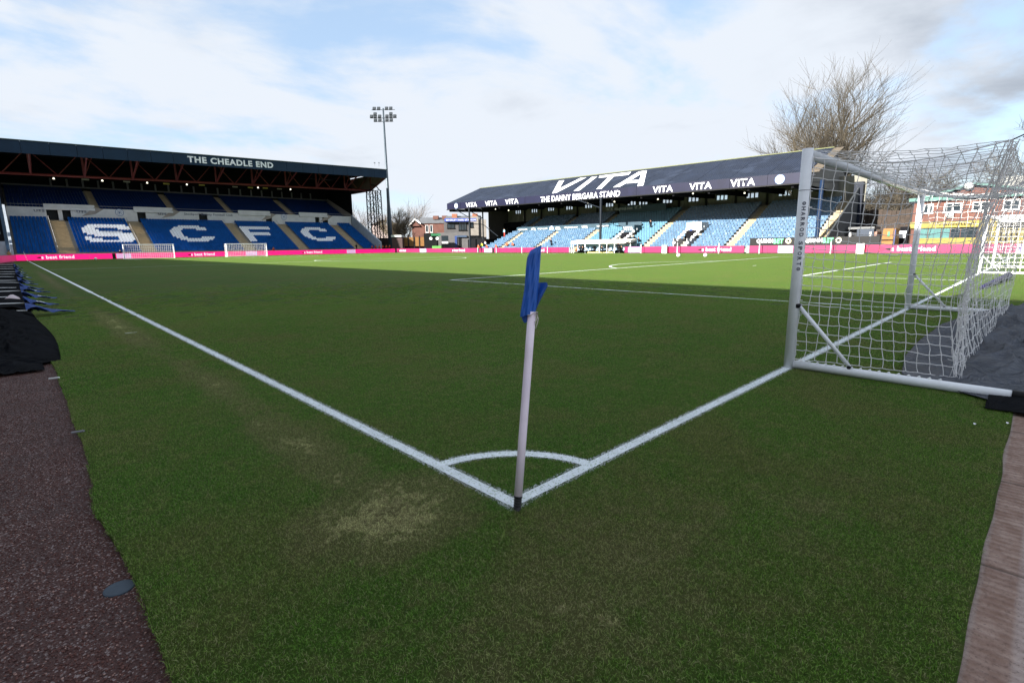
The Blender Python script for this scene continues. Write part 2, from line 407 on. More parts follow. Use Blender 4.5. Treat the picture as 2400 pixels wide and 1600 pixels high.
for s, yb in ((1, 0), (-1, PL)):
    f = lambda v: yb + s*v
    for hw, dp in ((20.16, 16.5), (9.16, 5.5)):
        pa += [[(cxp-hw, f(LW)), (cxp-hw+W2, f(LW)), (cxp-hw+W2, f(dp)), (cxp-hw, f(dp))], [(cxp+hw-W2, f(LW)), (cxp+hw, f(LW)), (cxp+hw, f(dp)), (cxp+hw-W2, f(dp))],
               [(cxp-hw+W2, f(dp-W2)), (cxp+hw-W2, f(dp-W2)), (cxp+hw-W2, f(dp)), (cxp-hw+W2, f(dp))]]
    a0 = math.asin((16.5-11)/9.15)
    pa += arc(cxp, f(11), 9.15-W2, 9.15, a0 if s > 0 else -a0, (math.pi-a0) if s > 0 else -(math.pi-a0), 30)
    pa += arc(cxp, f(11), 0.01, .12, 0, 2*math.pi, 10)
sheet('penalty_area_marking', pa, .006)
sheet('halfway_marking', [rect(LW, PW-LW, PL/2-LW/2, PL/2+LW/2)] , .006)
sheet('centre_circle_marking', arc(cxp, PL/2, 9.15-LW, 9.15, 0, 2*math.pi, 48), .008)
sheet('touchline_dash_marking', [rect(-.56, -.38, 9.55, 9.62)], .004)

# grass blades as tiles of real blades, instanced over the near ground
def blade_tile(k, cnt, size, hmin, hmax, wd):
    rnd = random.Random(100 + k); v = []; f = []; ra = []; hg = []
    for i in range(cnt):
        x = (rnd.random()-.5)*size; y = (rnd.random()-.5)*size; a = rnd.random()*6.283; h = rnd.uniform(hmin, hmax); w = wd*rnd.uniform(.6, 1.3)
        la = rnd.random()*6.283; ln = h*rnd.uniform(.2, 1.5)
        dx, dy = math.cos(a)*w/2, math.sin(a)*w/2; lx, ly = math.cos(la)*ln, math.sin(la)*ln
        b0 = len(v)
        v += [(x-dx,y-dy,0),(x+dx,y+dy,0),(x-dx*.7+lx*.35,y-dy*.7+ly*.35,h*.6),(x+dx*.7+lx*.35,y+dy*.7+ly*.35,h*.6),(x+lx,y+ly,h*(1-.25*(ln/h)))]
        f += [(b0,b0+1,b0+3,b0+2),(b0+2,b0+3,b0+4)]
        q = rnd.random(); ra += [q]*5; hg += [0,0,.6,.6,1]
    me = bpy.data.meshes.new('blade_tile'); me.from_pydata(v, [], f); me.materials.append(BLADE)
    for nm, arr in (('rnd', ra), ('hgt', hg)):
        at_ = me.attributes.new(nm, 'FLOAT', 'POINT'); at_.data.foreach_set('value', arr)
    return bpy.data.objects.new('blade_tile', me)

def scatter(name, pts, rots, scales, sources, kind='stuff', label=None, cat=None):
    me = bpy.data.meshes.new(name); me.from_pydata(pts, [], [])
    a = me.attributes.new('rz', 'FLOAT', 'POINT'); a.data.foreach_set('value', rots)
    a = me.attributes.new('sc', 'FLOAT', 'POINT'); a.data.foreach_set('value', scales)
    o = bpy.data.objects.new(name, me); COL.objects.link(o)
    src = bpy.data.collections.new(name + '_source')
    for s_ in sources: src.objects.link(s_)
    ng = bpy.data.node_groups.new(name, 'GeometryNodeTree')
    ng.interface.new_socket('Geometry', in_out='INPUT', socket_type='NodeSocketGeometry')
    ng.interface.new_socket('Geometry', in_out='OUTPUT', socket_type='NodeSocketGeometry')
    gi = ng.nodes.new('NodeGroupInput'); go = ng.nodes.new('NodeGroupOutput')
    ip = ng.nodes.new('GeometryNodeInstanceOnPoints'); ci = ng.nodes.new('GeometryNodeCollectionInfo')
    ci.inputs['Collection'].default_value = src; ci.inputs['Separate Children'].default_value = True; ci.inputs['Reset Children'].default_value = True
    rz = ng.nodes.new('GeometryNodeInputNamedAttribute'); rz.data_type = 'FLOAT'; rz.inputs['Name'].default_value = 'rz'
    scn = ng.nodes.new('GeometryNodeInputNamedAttribute'); scn.data_type = 'FLOAT'; scn.inputs['Name'].default_value = 'sc'
    cb = ng.nodes.new('ShaderNodeCombineXYZ'); er = ng.nodes.new('FunctionNodeEulerToRotation')
    L = ng.links.new
    L(rz.outputs[0], cb.inputs[2]); L(cb.outputs[0], er.inputs[0])
    L(gi.outputs[0], ip.inputs['Points']); L(ci.outputs[0], ip.inputs['Instance']); ip.inputs['Pick Instance'].default_value = True
    L(er.outputs[0], ip.inputs['Rotation']); L(scn.outputs[0], ip.inputs['Scale']); L(ip.outputs[0], go.inputs[0])
    md = o.modifiers.new('scatter', 'NODES'); md.node_group = ng
    tag(o, label, cat, None, kind)
    return o

TS = .25
def grass():
    near = [blade_tile(k, 1250, TS, .009, .023, .0034) for k in range(5)]
    mid = [blade_tile(10+k, 520, TS, .012, .025, .0052) for k in range(4)]
    hd = math.atan2(fx.y, fx.x); P = {0: [], 1: [], 2: []}
    rl = random.Random(77)
    for j in range(0, int(34/TS)):
        yy = -1.90 + TS*(j+.5)
        for i in range(0, int(36/TS)):
            xx = edge_x(yy) + TS*(i+.5) - .012
            dx, dy = xx - CAM.x, yy - CAM.y; d = math.hypot(dx, dy)
            da = abs((math.atan2(dy, dx) - hd + math.pi) % (2*math.pi) - math.pi)
            if d > 1.6 and da > R(58): continue
            q_ = rl.random()
            if d < 6.0 + 2.5*q_: P[0].append((xx, yy, -.004))
            elif d < 13 + 12*q_ and xx < 15.4: P[1].append((xx, yy, -.004))
    for k, src in ((0, near), (1, mid)):
        rr = random.Random(5); n = len(P[k])
        scatter(('grass', 'grass', 'grass')[k], P[k], [rr.randrange(4)*math.pi/2 for _ in range(n)], [rr.uniform(.97, 1.0)*1.0 for _ in range(n)], src,
                label=('short mown grass nearest the camera, round the corner', 'short mown grass a few steps into the pitch', 'short mown grass farther into the pitch')[k], cat='grass')
grass()

# cinder stones
def stone(k):
    rnd = random.Random(k); bm = bmesh.new(); bmesh.ops.create_icosphere(bm, subdivisions=1, radius=1)
    for v in bm.verts: v.co = Vector((v.co.x*rnd.uniform(.6, 1.2), v.co.y*rnd.uniform(.5, 1.), v.co.z*rnd.uniform(.4, .7)))
    me = bpy.data.meshes.new('stone'); bm.to_mesh(me); bm.free()
    return bpy.data.objects.new('stone', me)
def stones():
    mt = bpy.data.materials.new('cinder_stone'); mt.use_nodes = True; nt = mt.node_tree; N, M, MIX, SM = nt_tools(nt)
    oi = N('ShaderNodeObjectInfo'); b = nt.nodes['Principled BSDF']; b.inputs['Roughness'].default_value = .7
    c = MIX(oi.outputs['Random'], (.042, .010, .007), (.120, .040, .028)); c = MIX(SM(oi.outputs['Random'], .86, .97), c, (.32, .19, .155))
    nt.links.new(c, b.inputs['Base Color'])
    src = [stone(k) for k in range(5)]
    for s_ in src: s_.data.materials.append(mt)
    rr = random.Random(3); pts = []; sc = []; ro = []
    for i in range(70000):
        y = -1.2 + 9.5 * rr.random()**1.6; x = edge_x(y) - 1.9*rr.random()
        if x < -1.9 - (y+1.94)*.42 - .5: continue
        pts.append((x, y, -.028)); sc.append(rr.uniform(.0025, .0065)); ro.append(rr.random()*6.28)
    scatter('gravel', pts, ro, sc, src, label='red brown cinder grit beside the grass edge', cat='gravel')
stones()

# ------------------------------------------------------------------ text
def text_mesh(body, bold=.0):
    cu = bpy.data.curves.new('txt', 'FONT'); cu.body = body; cu.size = 1; cu.resolution_u = 3; cu.offset = bold; cu.space_character = 1.0 + bold*3.5; cu.fill_mode = 'BOTH'
    o = bpy.data.objects.new('txt', cu); COL.objects.link(o)
    dg = bpy.context.evaluated_depsgraph_get(); dg.update()
    me = bpy.data.meshes.new_from_object(o.evaluated_get(dg)); bpy.data.objects.remove(o)
    return me
def text(body, origin, udir, vdir, width, height, material, parent, name='lettering', bold=.03, proud=.0, stretch=True, flipn=False):
    """flat lettering filling width x height from origin along udir / vdir"""
    me = text_mesh(body, bold); u = Vector(udir).normalized(); v = Vector(vdir).normalized(); nn = u.cross(v)
    xs = [p.co.x for p in me.vertices]; ysv = [p.co.y for p in me.vertices]
    x0, x1, y0, y1 = min(xs), max(xs), min(ysv), max(ysv)
    o_ = Vector(origin)
    for p in me.vertices:
        a = (p.co.x-x0)/(x1-x0)*width; b_ = (p.co.y-y0)/(y1-y0)*height
        p.co = o_ + u*a + v*b_ + nn*proud
    me.materials.clear(); me.materials.append(material)
    o = bpy.data.objects.new(name, me); COL.objects.link(o)
    if parent is not None: o.parent = parent; o.matrix_parent_inverse = par_inv(parent)
    return o
def disc(mb, c, u, v, r0, r1, mi=0, n=20, nn=None, push=0.):
    c = Vector(c); u = Vector(u); v = Vector(v); w = (u.cross(v)).normalized()*push
    for i in range(n):
        a, b_ = 2*math.pi*i/n, 2*math.pi*(i+1)/n
        q = [c + (u*math.cos(t)+v*math.sin(t))*r + w for t, r in ((a, r0), (a, r1), (b_, r1), (b_, r0))]
        mb.add(q if r0 > 1e-6 else q[1:3] + [c + w], [(0,1,2,3)] if r0 > 1e-6 else [(0,1,2)], mi)
def crest(c, u, v, r, parent, name='crest'):
    mb = MB(); disc(mb, c, u, v, r*.88, r, 1, push=.03); disc(mb, c, u, v, r*.62, r*.88, 0, push=.032); disc(mb, c, u, v, r*.54, r*.62, 1, push=.034); disc(mb, c, u, v, 0, r*.54, 0, push=.036)
    # small shield and bars in the middle
    c = Vector(c); u = Vector(u); v = Vector(v); w = u.cross(v).normalized()*.042
    P = lambda a, b_: c + u*a*r + v*b_*r + w
    mb.add([P(-.26,.3), P(.26,.3), P(.26,-.05), P(0,-.38), P(-.26,-.05)], [(0,1,2,3,4)], 1)
    mb.add([P(-.2,.18)+w*.05, P(.2,.18)+w*.05, P(.2,.06)+w*.05, P(-.2,.06)+w*.05], [(0,1,2,3)], 0)
    return mb.obj(name, [LILACW, CRESTB], parent)
LILACW = mat('crest_white', (.66, .68, .72), .5, var=.05); CRESTB = mat('crest_blue', (.05, .12, .3), .5)

# ------------------------------------------------------------------ corner flag
def corner_flag():
    base = Vector((-.02, -.04, 0)); top = at(1262, 581, x=None, y=None, d=2.83)
    t = empty('corner_flag', base, 'leaning white corner pole with a limp blue flag, in the foreground', 'corner flag')
    d = at(1212, 1195, z=0.0)
    dist = (d - CAM).dot(fx)
    top = CAM + ray(1258, 578) * (dist * 1.0)
    base = Vector((d.x, d.y, 0))
    ax = (top - base).normalized(); P = lambda s_: base + ax * s_; Lh = (top - base).length
    mb = MB(); mb.tube([P(.075), P(Lh*.3), P(Lh*.6), P(Lh-.374)], [.0235, .0235, .0235, .0235], 20)
    mb.obj('pole', mat('lilac_white_plastic', (.92, .78, .88), .42, var=.05, vscale=7, noise2=((.62, .50, .50), 26, .68)), t, True)
    mb = MB(); mb.tube([P(-.02), P(.02), P(.02), P(.078)], [.022, .022, .0205, .0215], 18); mb.tube([P(.072), P(.084)], [.0245, .0245], 18)
    mb.obj('base_sleeve', mat('black_rubber', (.012, .012, .013), .45, bump=.002, bscale=60), t, True)
    mb = MB(); 
    for k in range(4): mb.tube([P(.012+k*.015), P(.018+k*.015)], .0232, 16)
    mb.obj('base_rib', mat('black_rubber2', (.02, .02, .022), .5), t)
    # flag cloth: wraps the pole, hangs in folds on both sides
    u = (rx - ax * rx.dot(ax)).normalized(); w = ax.cross(u).normalized()   # u right, w away or towards
    if w.dot(fx) > 0: w = -w      # w towards the camera
    NU, NV = 60, 44; v = []; f = []
    for j in range(NV + 1):
        tt = j / NV                       # 0 top .. 1 bottom
        for i in range(NU + 1):
            a = i / NU; th_ = 2*math.pi*a
            Lx = .046 + .016*tt + .003*math.sin(tt*8); Rx = .027 - .001*tt
            cx_ = (Rx - Lx)/2; hw = (Rx + Lx)/2; c_, s__ = math.cos(th_), math.sin(th_)
            lf = (1 - c_)/2                       # 1 on the left edge
            px = cx_ + hw*c_
            pw = .029*s__*(1 - .25*lf) + (.0035*math.sin(lf*15 + tt*6) + .0025*math.sin(lf*31 - tt*13 + 1.)) * (1 if s__ > 0 else .4)
            s_ = Lh + .012 - .390*tt
            gth = max(0, 1 - tt/.10)
            s_ -= gth*0 + (1-tt)*lf*.042
            pw *= (1 - .75*gth**1.5); px = px*(1 - .18*gth*lf) 
            # folds drawn in towards the tie at the lower right
            tie = math.exp(-((1-tt)/.10)**2); px = px*(1-.22*tie*(1-lf)) ; pw *= (1 - .15*tie)
            s_ -= .030*tt**6*lf
            v.append(P(s_) + u*px + w*pw)
    for j in range(NV):
        for i in range(NU):
            a = j*(NU+1)+i; f.append((a, a+1, a+NU+2, a+NU+1))
    mb = MB(); mb.add(v, f)
    FB = mat('blue_flag_cloth', (.008, .095, .43), .5, var=.12, vscale=10, bump=.003, bscale=18)
    mb.obj('flag', FB, t, True)
    # loose rear flap pointing right, and tail at left bottom
    mb = MB(); pts = []
    for j in range(9):
        for i in range(9):
            a, b_ = i/8, j/8
            q = P(Lh - .20 - b_*.19*(1-.25*a)) + u*(.018 + a*.062*(1-abs(b_-.12)*.95)) - w*(.012 + .016*math.sin(a*5+b_*3))
            pts.append(q)
    mb.add(pts, [(j*9+i, j*9+i+1, j*9+i+10, j*9+i+9) for j in range(8) for i in range(8)])
    pts = []
    for j in range(9):
        for i in range(7):
            a, b_ = i/6, j/8
            q = P(Lh - .30 - b_*(.10 + .04*math.sin(a*3))) + u*(-.058 + a*.048 + .006*math.sin(b_*6)) + w*(.004*math.sin(a*8+b_*3) - .014)
            pts.append(q)
    mb.add(pts, [(j*7+i, j*7+i+1, j*7+i+8, j*7+i+7) for j in range(8) for i in range(6)])
    mb.obj('flag_flap', mat('blue_flag_cloth_dark', (.006, .07, .34), .55, var=.18, vscale=14), t, True)
    # small white print edge on flag left border
    ST = mat('white_cord', (.62, .55, .50), .8)
    mb = MB()
    lo = Lh - .385
    ring = [P(lo + .012*math.sin(k*.9)) + (u*math.cos(k*math.pi/8) + w*math.sin(k*math.pi/8))*.0305 for k in range(17)]
    mb.tube(ring, .0028, 6)
    for k, (dx, ln) in enumerate(((.022, .062), (.027, .085), (.019, .048))):
        mb.tube([P(lo) + u*.026 + w*.016, P(lo - ln*.3) + u*(dx+.012) + w*.02, P(lo - ln*.7) + u*(dx+.002+.004*k) + w*.02, P(lo-ln) + u*dx + w*.018], .0026, 6)
    for k in range(6):
        a = k/6*math.pi*2
        mb.tube([P(lo) + u*.026 + w*.016, P(lo+.012*math.sin(a)) + u*(.028+.012*math.cos(a)) + w*.026, P(lo) + u*.026 + w*.016], .0024, 5)
    mb.obj('tie_cord', ST, t, True)
corner_flag()

# ------------------------------------------------------------------ goals
NETW = mat('white_net_cord', (.82, .80, .80), .8, var=.06)
def grid_net(mb, F, nu, nv, r, seed, jit=.012, sub=2, sag=0.):
    """net cords over a surface F(u,v); wavy between knots"""
    rnd = random.Random(seed)
    K = [[None]*(nv+1) for _ in range(nu+1)]
    for i in range(nu+1):
        for j in range(nv+1):
            p = Vector(F(i/nu, j/nv)); e = 0 if i in (0, nu) or j in (0, nv) else 1
            K[i][j] = p + Vector((rnd.gauss(0, jit), rnd.gauss(0, jit), rnd.gauss(0, jit))) * (.25 + .75*e)
    for i in range(nu+1):
        for dirn in (0, 1):
            pass
    def run(pl, amp):
        pts = []
        for a in range(len(pl)-1):
            p, q = pl[a], pl[a+1]; pts.append(p)
            mdl = (p+q)/2; ln = (q-p).length
            if sub > 1: pts.append(mdl + Vector((rnd.gauss(0, amp), rnd.gauss(0, amp), -abs(rnd.gauss(0, amp))*1.0 - sag*ln)))
        pts.append(pl[-1]); mb.tube(pts, r, 4, cap=False)
    for i in range(nu+1): run(K[i], .005)
    for j in range(nv+1): run([K[i][j] for i in range(nu+1)], .006)

def goal(x0, yline, sgn, label, group, near=False, detail=1, depth=(1.7, 1.4)):
    """sgn -1: net hangs towards -Y. x0 = near post centre"""
    t = empty('football_goal', (x0, yline, 0), label, 'goal', group)
    x1 = x0 + 7.32 + .12; yc = yline + (.06 if sgn < 0 else -.06); H = 2.50; r = .056 if near else .06
    seg = 24 if near else 8
    for xx in (x0, x1):
        mb = MB(); mb.tube([(xx, yc, 0), (xx, yc, H + (.0 if near else 0))], r, seg)
        mb.obj('goalpost', METALW, t, near)
    mb = MB(); mb.tube([(x0, yc, H-r), (x1, yc, H-r)], r*.98, seg); mb.obj('crossbar', CROSS, t, near)
    dt, db = depth
    for xx in (x0, x1):
        mb = MB(); e = yc + sgn*(1.93 if near else db)
        mb.tube([(xx, yc + sgn*.055, .05), (xx, e, .05)], .048 if near else .045, seg); mb.obj('ground_bar', METALW, t, near)
        if near:
            mb = MB(); mb.tube([(xx, e, .05), (xx, e+sgn*.5, .05)], .052, 20); mb.obj('bar_end_sleeve', BLACK, t, True)
        mb = MB(); mb.tube([(xx, yc + sgn*.06, .74), (xx, yc + sgn*.62, .11)], .022, 10); mb.obj('brace', METALW, t, True)
        if near:
            mb = MB(); mb.tube([(xx-.045, yc + sgn*.05, .75), (xx+.045, yc + sgn*.05, .75)], .026, 12); mb.obj('brace_bolt', BLACK, t, True)
            mb = MB(); mb.tube([(xx-.03, yc + sgn*.62, .105), (xx+.03, yc + sgn*.62, .105)], .02, 10); mb.obj('brace_bolt', BLACK, t, True)
    mb = MB()
    if near:
        RT = Vector((x0+.05, -1.60, 2.36)); RB = Vector((x0+.55, -1.42, .04)); RT2 = Vector((x1, -1.62, 2.34)); RB2 = Vector((x1-.15, -1.52, .04))
        cr = .0034
        def L3(a, b_, k): return a + (b_-a)*k
        def rear(v):   # near rear edge: slack, bellied inwards
            p = L3(RT, RB, v); s_ = math.sin(v*math.pi)
            return p + Vector((.16*s_, .10*s_, -.02*s_))
        A0 = Vector((x0, yc-.06, H-.1)); A1 = Vector((x0, yc-.05, .12))
        def side(u_, v_):
            a = L3(A0, A1, v_); b_ = rear(v_); b_ = b_ + Vector((-.05, .10, 0))*math.sin(v_*math.pi)
            p = L3(a, b_, u_)
            p.z -= .10*math.sin(u_*math.pi)*(1-v_)**2*1.2
            p.x += .05*math.sin(u_*math.pi)*math.sin(v_*math.pi)
            # cords drawn in behind the post between clips
            p.y += -.012*abs(math.sin(v_*math.pi*7))*(1-u_)**6
            return p
        grid_net(mb, side, 14, 21, cr*1.12, 1, .006)
        def back(u_, v_):
            a = rear(v_); b_ = L3(RT2, RB2, v_); uu = u_**1.25
            p = L3(a, b_, uu); s_ = math.sin(u_*math.pi)
            p.y += .16*s_*math.sin(v_*math.pi) ; p.z -= .07*s_*(1-v_)
            # bottom bellies outwards across the tarp
            p.y -= .05*s_*v_
            # gathered folds by the near corner
            p.x += .05*math.sin(u_*90)*math.exp(-u_*9); p.y += .05*math.cos(u_*70+v_*3)*math.exp(-u_*9)
            return p
        grid_net(mb, back, 50, 18, cr*.9, 2, .008)
        def topp(u_, v_):
            a = Vector((L3(x0, x1, u_), yc-.03, H-.03)) if False else Vector((x0+(x1-x0)*u_, yc-.03, H-.02))
            b_ = RT + (RT2-RT)*u_; b_.z -= .10*math.sin(u_*math.pi)
            p = L3(a, b_, v_); p.z -= (.05 + .18*math.sin(u_*math.pi)) * math.sin(v_*math.pi) 
            return p
        grid_net(mb, topp, 58, 13, cr*.9, 3, .009)
        def side2(u_, v_):
            a = Vector((x1, yc-.05, H-.1 + (.12-H+.1)*v_)); b_ = L3(RT2, RB2, v_); p = L3(a, b_, u_)
            p.x += .08*math.sin(u_*math.pi)*math.sin(v_*math.pi); return p
        grid_net(mb, side2, 13, 20, cr*.9, 4, .012)
        # slack bundle hanging down the near rear corner
        rnd = random.Random(11)
        for k in range(8):
            a = rnd.uniform(-.05, .09); b_ = rnd.uniform(-.06, .06); pts = []
            for i in range(26):
                v_ = i/25; p = rear(v_) + Vector((a*(.4+v_) + .02*math.sin(v_*20+k*2), b_ + .022*math.sin(v_*26+k), 0)); pts.append(p)
            mb.tube(pts, cr*.8, 4, cap=False)
        for k in range(18):
            v_ = rnd.random(); p = rear(v_)
            q = p + Vector((rnd.uniform(-.10, .12), rnd.uniform(-.09, .08), rnd.uniform(-.1, .1)))
            mb.tube([p + Vector((rnd.uniform(-.05, .05), rnd.uniform(-.04, .04), 0)), (p+q)/2 + Vector((0, 0, -.02)), q], cr*.8, 4, cap=False)
        # top border rope
        mb.tube([A0] + [side(k/12, 0) for k in range(1, 13)], cr*1.7, 5)
        mb.tube([rear(k/12) for k in range(13)], cr*1.4, 5)
        for k in range(14):
            mb.tube([side(0, k/13.) + Vector((0, .05, 0)), side(0, k/13.) + Vector((.02, -.02, -.01))], cr*1.2, 4)
        mb.obj('net', NETW, t, False)
        for xx in (x0, x1):
            mb = MB(); mb.tube([(xx, yc, 2.05), (xx, yc, 2.056)], r*1.03, 24); mb.obj('post_joint', mat('grey_joint', (.3, .3, .33), .5), t)
        for k in range(16):
            yy = yc - .12 - k*.085; mb = MB(); mb.tube([(x0-.005, yy, .095), (x0+.005, yy-.02, .108)], .011, 6); mb.obj('net_clip', WHITE, t)
        # maker's lettering down the post, facing the pitch corner
        n_ = (CAM - Vector((x0, yc, 1.5))); n_.z = 0; n_ = n_.normalized(); n_ = Matrix.Rotation(R(10), 3, 'Z') @ n_
        side_ = Vector((0, 0, 1)).cross(n_).normalized()
        pc = Vector((x0, yc, 0)) + n_*(r+.003)
        # letters stacked, each turned on its side reading downwards
        word = 'HARROD SPORT'; z = 1.93; hh = .052
        DK = mat('dark_lettering', (.03, .035, .07), .5)
        letters = MB(); me_all = None; items = []
        for ch in '@' + word + '@':
            if ch != ' ':
                if ch == '@':
                    q = MB(); disc(q, pc + Vector((0,0,z-.022)), side_, Vector((0,0,1)), .010, .019, 0, 12); disc(q, pc + Vector((0,0,z-.022)), side_, Vector((0,0,1)), 0, .005, 0, 8)
                    q.obj('post_mark', DK, t)
                else:
                    text(ch, pc + Vector((0,0,z)) + side_*(-.021), Vector((0,0,-1)), side_, .040, .042, DK, t, 'post_letter', .025)
            z -= .058 if ch != ' ' else .035
    else:
        cr = .007 if detail > 1 else .013
        cw = .30 if detail == 1 else .2
        yb, yt = yc + sgn*db, yc + sgn*dt
        nx = int(7.4/cw); nz_ = int(2.4/cw); nd = max(3, int(dt/cw))
        grid_net(mb, lambda u_, v_: (x0+(x1-x0)*u_, yt+(yb-yt)*v_, 2.4*(1-v_)+.04), nx, nz_, cr, 5, .01, 1)
        for xx in (x0, x1):
            grid_net(mb, lambda u_, v_: (xx, yc+((yt+(yb-yt)*v_)-yc)*u_, 2.4*(1-v_)+.04), nd, nz_, cr, 6, .008, 1)
        grid_net(mb, lambda u_, v_: (x0+(x1-x0)*u_, yc+(yt-yc)*v_, 2.42), nx, nd, cr, 7, .01, 1)
        mb.obj('net', NETW, t)
        mb = MB(); mb.tube([(x0, yc+sgn*db, .05), (x1, yc+sgn*db, .05)], .04, 6); mb.obj('rear_ground_bar', METALW, t)
    return t
goal(4.68, 0, -1, 'large white goal nearest the camera with slack net over dark sheeting', 'goals round the pitch', near=True)
goal(28.5, 0, -1, 'white goal half hidden behind the net of the nearest goal', 'goals round the pitch', detail=2, depth=(1.9, 1.9))
goal(12.3, PL, 1, 'far practice goal standing below the letters S and C of the blue stand', 'goals round the pitch', depth=(.9, 1.3))
goal(28.5, PL, 1, 'far goal standing in front of the letter F of the blue stand', 'goals round the pitch', depth=(1.2, 1.5))

# net cords and stanchions behind near goal
def stanchions():
    t = empty('net_stanchion', (4.9, -2.9, 0), 'black pole and cord pulling up the near top corner of the net', 'net pole')
    mb = MB(); mb.tube([(4.9, -2.9, 0), (4.9, -2.9, 3.0)], .03, 10); mb.obj('pole', BLACK, t, True)
    mb = MB(); mb.tube([(4.73, -1.60, 2.36), (4.78, -2.0, 2.56), (4.9, -2.9, 2.95)], .006, 6); mb.tube([(4.74, -1.66, 2.37), (4.8, -2.1, 2.66), (4.9, -2.9, 2.98)], .005, 6); mb.obj('cord', BLACK, t)
    t = empty('net_stanchion', (12.1, -2.9, 0), 'black slanting strut behind the far post of the nearest goal', 'net pole')
    mb = MB(); mb.tube([(12.1, -2.9, 0), (12.1, -2.9, 3.1)], .035, 10); mb.obj('pole', BLACK, t, True)
    mb = MB(); mb.tube([(12.12, -1.40, 2.50), (12.1, -2.0, 2.80), (12.1, -2.9, 3.1)], .03, 8); mb.obj('strut', BLACK, t, True)
stanchions()

# ------------------------------------------------------------------ sheeting
def poly_mat(name, col, fac, rough, bs, bd):
    mt = bpy.data.materials.new(name); mt.use_nodes = True; nt = mt.node_tree; N, M, MIX, SM = nt_tools(nt)
    geo = N('ShaderNodeNewGeometry')
    n_ = N('ShaderNodeTexNoise', inp={'Scale': bs, 'Detail': 6., 'Roughness': .6, 'Distortion': 1.2}); nt.links.new(geo.outputs['Position'], n_.inputs['Vector'])
    rd = M('SUBTRACT', 1.0, M('ABSOLUTE', M('MULTIPLY', M('SUBTRACT', n_.outputs[0], .5), 6.0)))
    bp = N('ShaderNodeBump', inp={'Strength': 1., 'Distance': bd}); nt.links.new(rd, bp.inputs['Height'])
    n2 = N('ShaderNodeTexNoise', inp={'Scale': 2.2, 'Detail': 6., 'Roughness': .7}); nt.links.new(geo.outputs['Position'], n2.inputs['Vector'])
    c = MIX(SM(n2.outputs[0], .35, .7), col, tuple(v*1.7 for v in col))
    d = N('ShaderNodeBsdfDiffuse'); g_ = N('ShaderNodeBsdfGlossy', inp={1: rough}); ms = N('ShaderNodeMixShader', inp={0: fac})
    nt.links.new(c, d.inputs[0]); nt.links.new(bp.outputs[0], d.inputs['Normal']); nt.links.new(bp.outputs[0], g_.inputs['Normal'])
    nt.links.new(d.outputs[0], ms.inputs[1]); nt.links.new(g_.outputs[0], ms.inputs[2]); nt.links.new(ms.outputs[0], nt.nodes['Material Output'].inputs[0]); return mt
def cloth_sheet(name, F, nu, nv, material, label, cat, group=None):
    v = [F(i/nu, j/nv) for j in range(nv+1) for i in range(nu+1)]
    f = [(j*(nu+1)+i, j*(nu+1)+i+1, (j+1)*(nu+1)+i+1, (j+1)*(nu+1)+i) for j in range(nv) for i in range(nu)]
    mb = MB(); mb.add(v, f); o = mb.obj(name, material, None, True)
    md = o.modifiers.new('thickness', 'SOLIDIFY'); md.thickness = .004
    return tag(o, label, cat, group)
TARP = poly_mat('grey_black_polythene', (.036, .040, .053), .11, .22, 1.6, .04)
TARPB = poly_mat('black_polythene', (.0022, .0026, .004), .016, .30, 2.2, .03)
def ridge_noise(x, y, s, seed):
    n_ = mnoise.noise(Vector((x*s, y*s, seed))); return (1 - abs(n_)*2)
left_edge = [(4.45,-1.75),(4.78,-1.3),(5.1,-.97),(6.2,-.83),(7.7,-.78),(9.6,-.80),(12.06,-1.05),(13.2,-1.4),(14.5,-1.8)]
def tarp_right(u_, v_):
    k = v_*(len(left_edge)-1); i = min(int(k), len(left_edge)-2); fr = k-i
    ex = left_edge[i][0]+(left_edge[i+1][0]-left_edge[i][0])*fr; ey = left_edge[i][1]+(left_edge[i+1][1]-left_edge[i][1])*fr
    x = ex + u_*.25*(1 if v_ < .9 else -.5); y = ey + (-3.0-ey)*u_
    wx = x + .5*mnoise.noise(Vector((x*.7, y*.7, 2))); wy = y + .4*mnoise.noise(Vector((x*.8, y*.8, 5)))
    am = min(1, u_*3.5+.15) * max(.05, min(1, (x-4.75)/1.5)); lift = max(0, min(1, (x-4.9)/1.5))
    h = .012 + .060*max(0, ridge_noise(wx*.9+wy*.9, wy*2.2, .9, 3))**4*am + .07*max(0, ridge_noise(wx*.5, wy*1.7, .8, 8))**6*am + .035*max(0, ridge_noise(wx*1.8, wy*2.9, 1.1, 12))**5*am + .018*max(0, ridge_noise(wx*4, wy*5, 1., 14))**3*am + .34*u_**1.5*(v_*.8+.25)*lift + .10*max(0, mnoise.noise(Vector((x*.9, y*1.3, 4))))*lift*min(1, u_*3)
    h += .05*math.exp(-((x-11)/2.)**2)*min(1, u_*2)
    return (x, y, h + .012)
cloth_sheet('ground_sheet', tarp_right, 150, 260, TARP, 'crumpled grey black polythene sheet under the net of the nearest goal', 'plastic sheet')
def tarp_r2(u_, v_):
    x = 4.15 + .55*u_ + .04*math.sin(v_*6); y = -1.72 - v_*1.6
    return (x, y, .02 + .05*abs(math.sin(u_*7+v_*5))*math.sin(u_*math.pi) + .10*math.sin(u_*math.pi)*v_)
cloth_sheet('ground_sheet', tarp_r2, 30, 40, TARPB, 'black polythene end lying under the sleeve of the goal bar at right edge', 'plastic sheet')
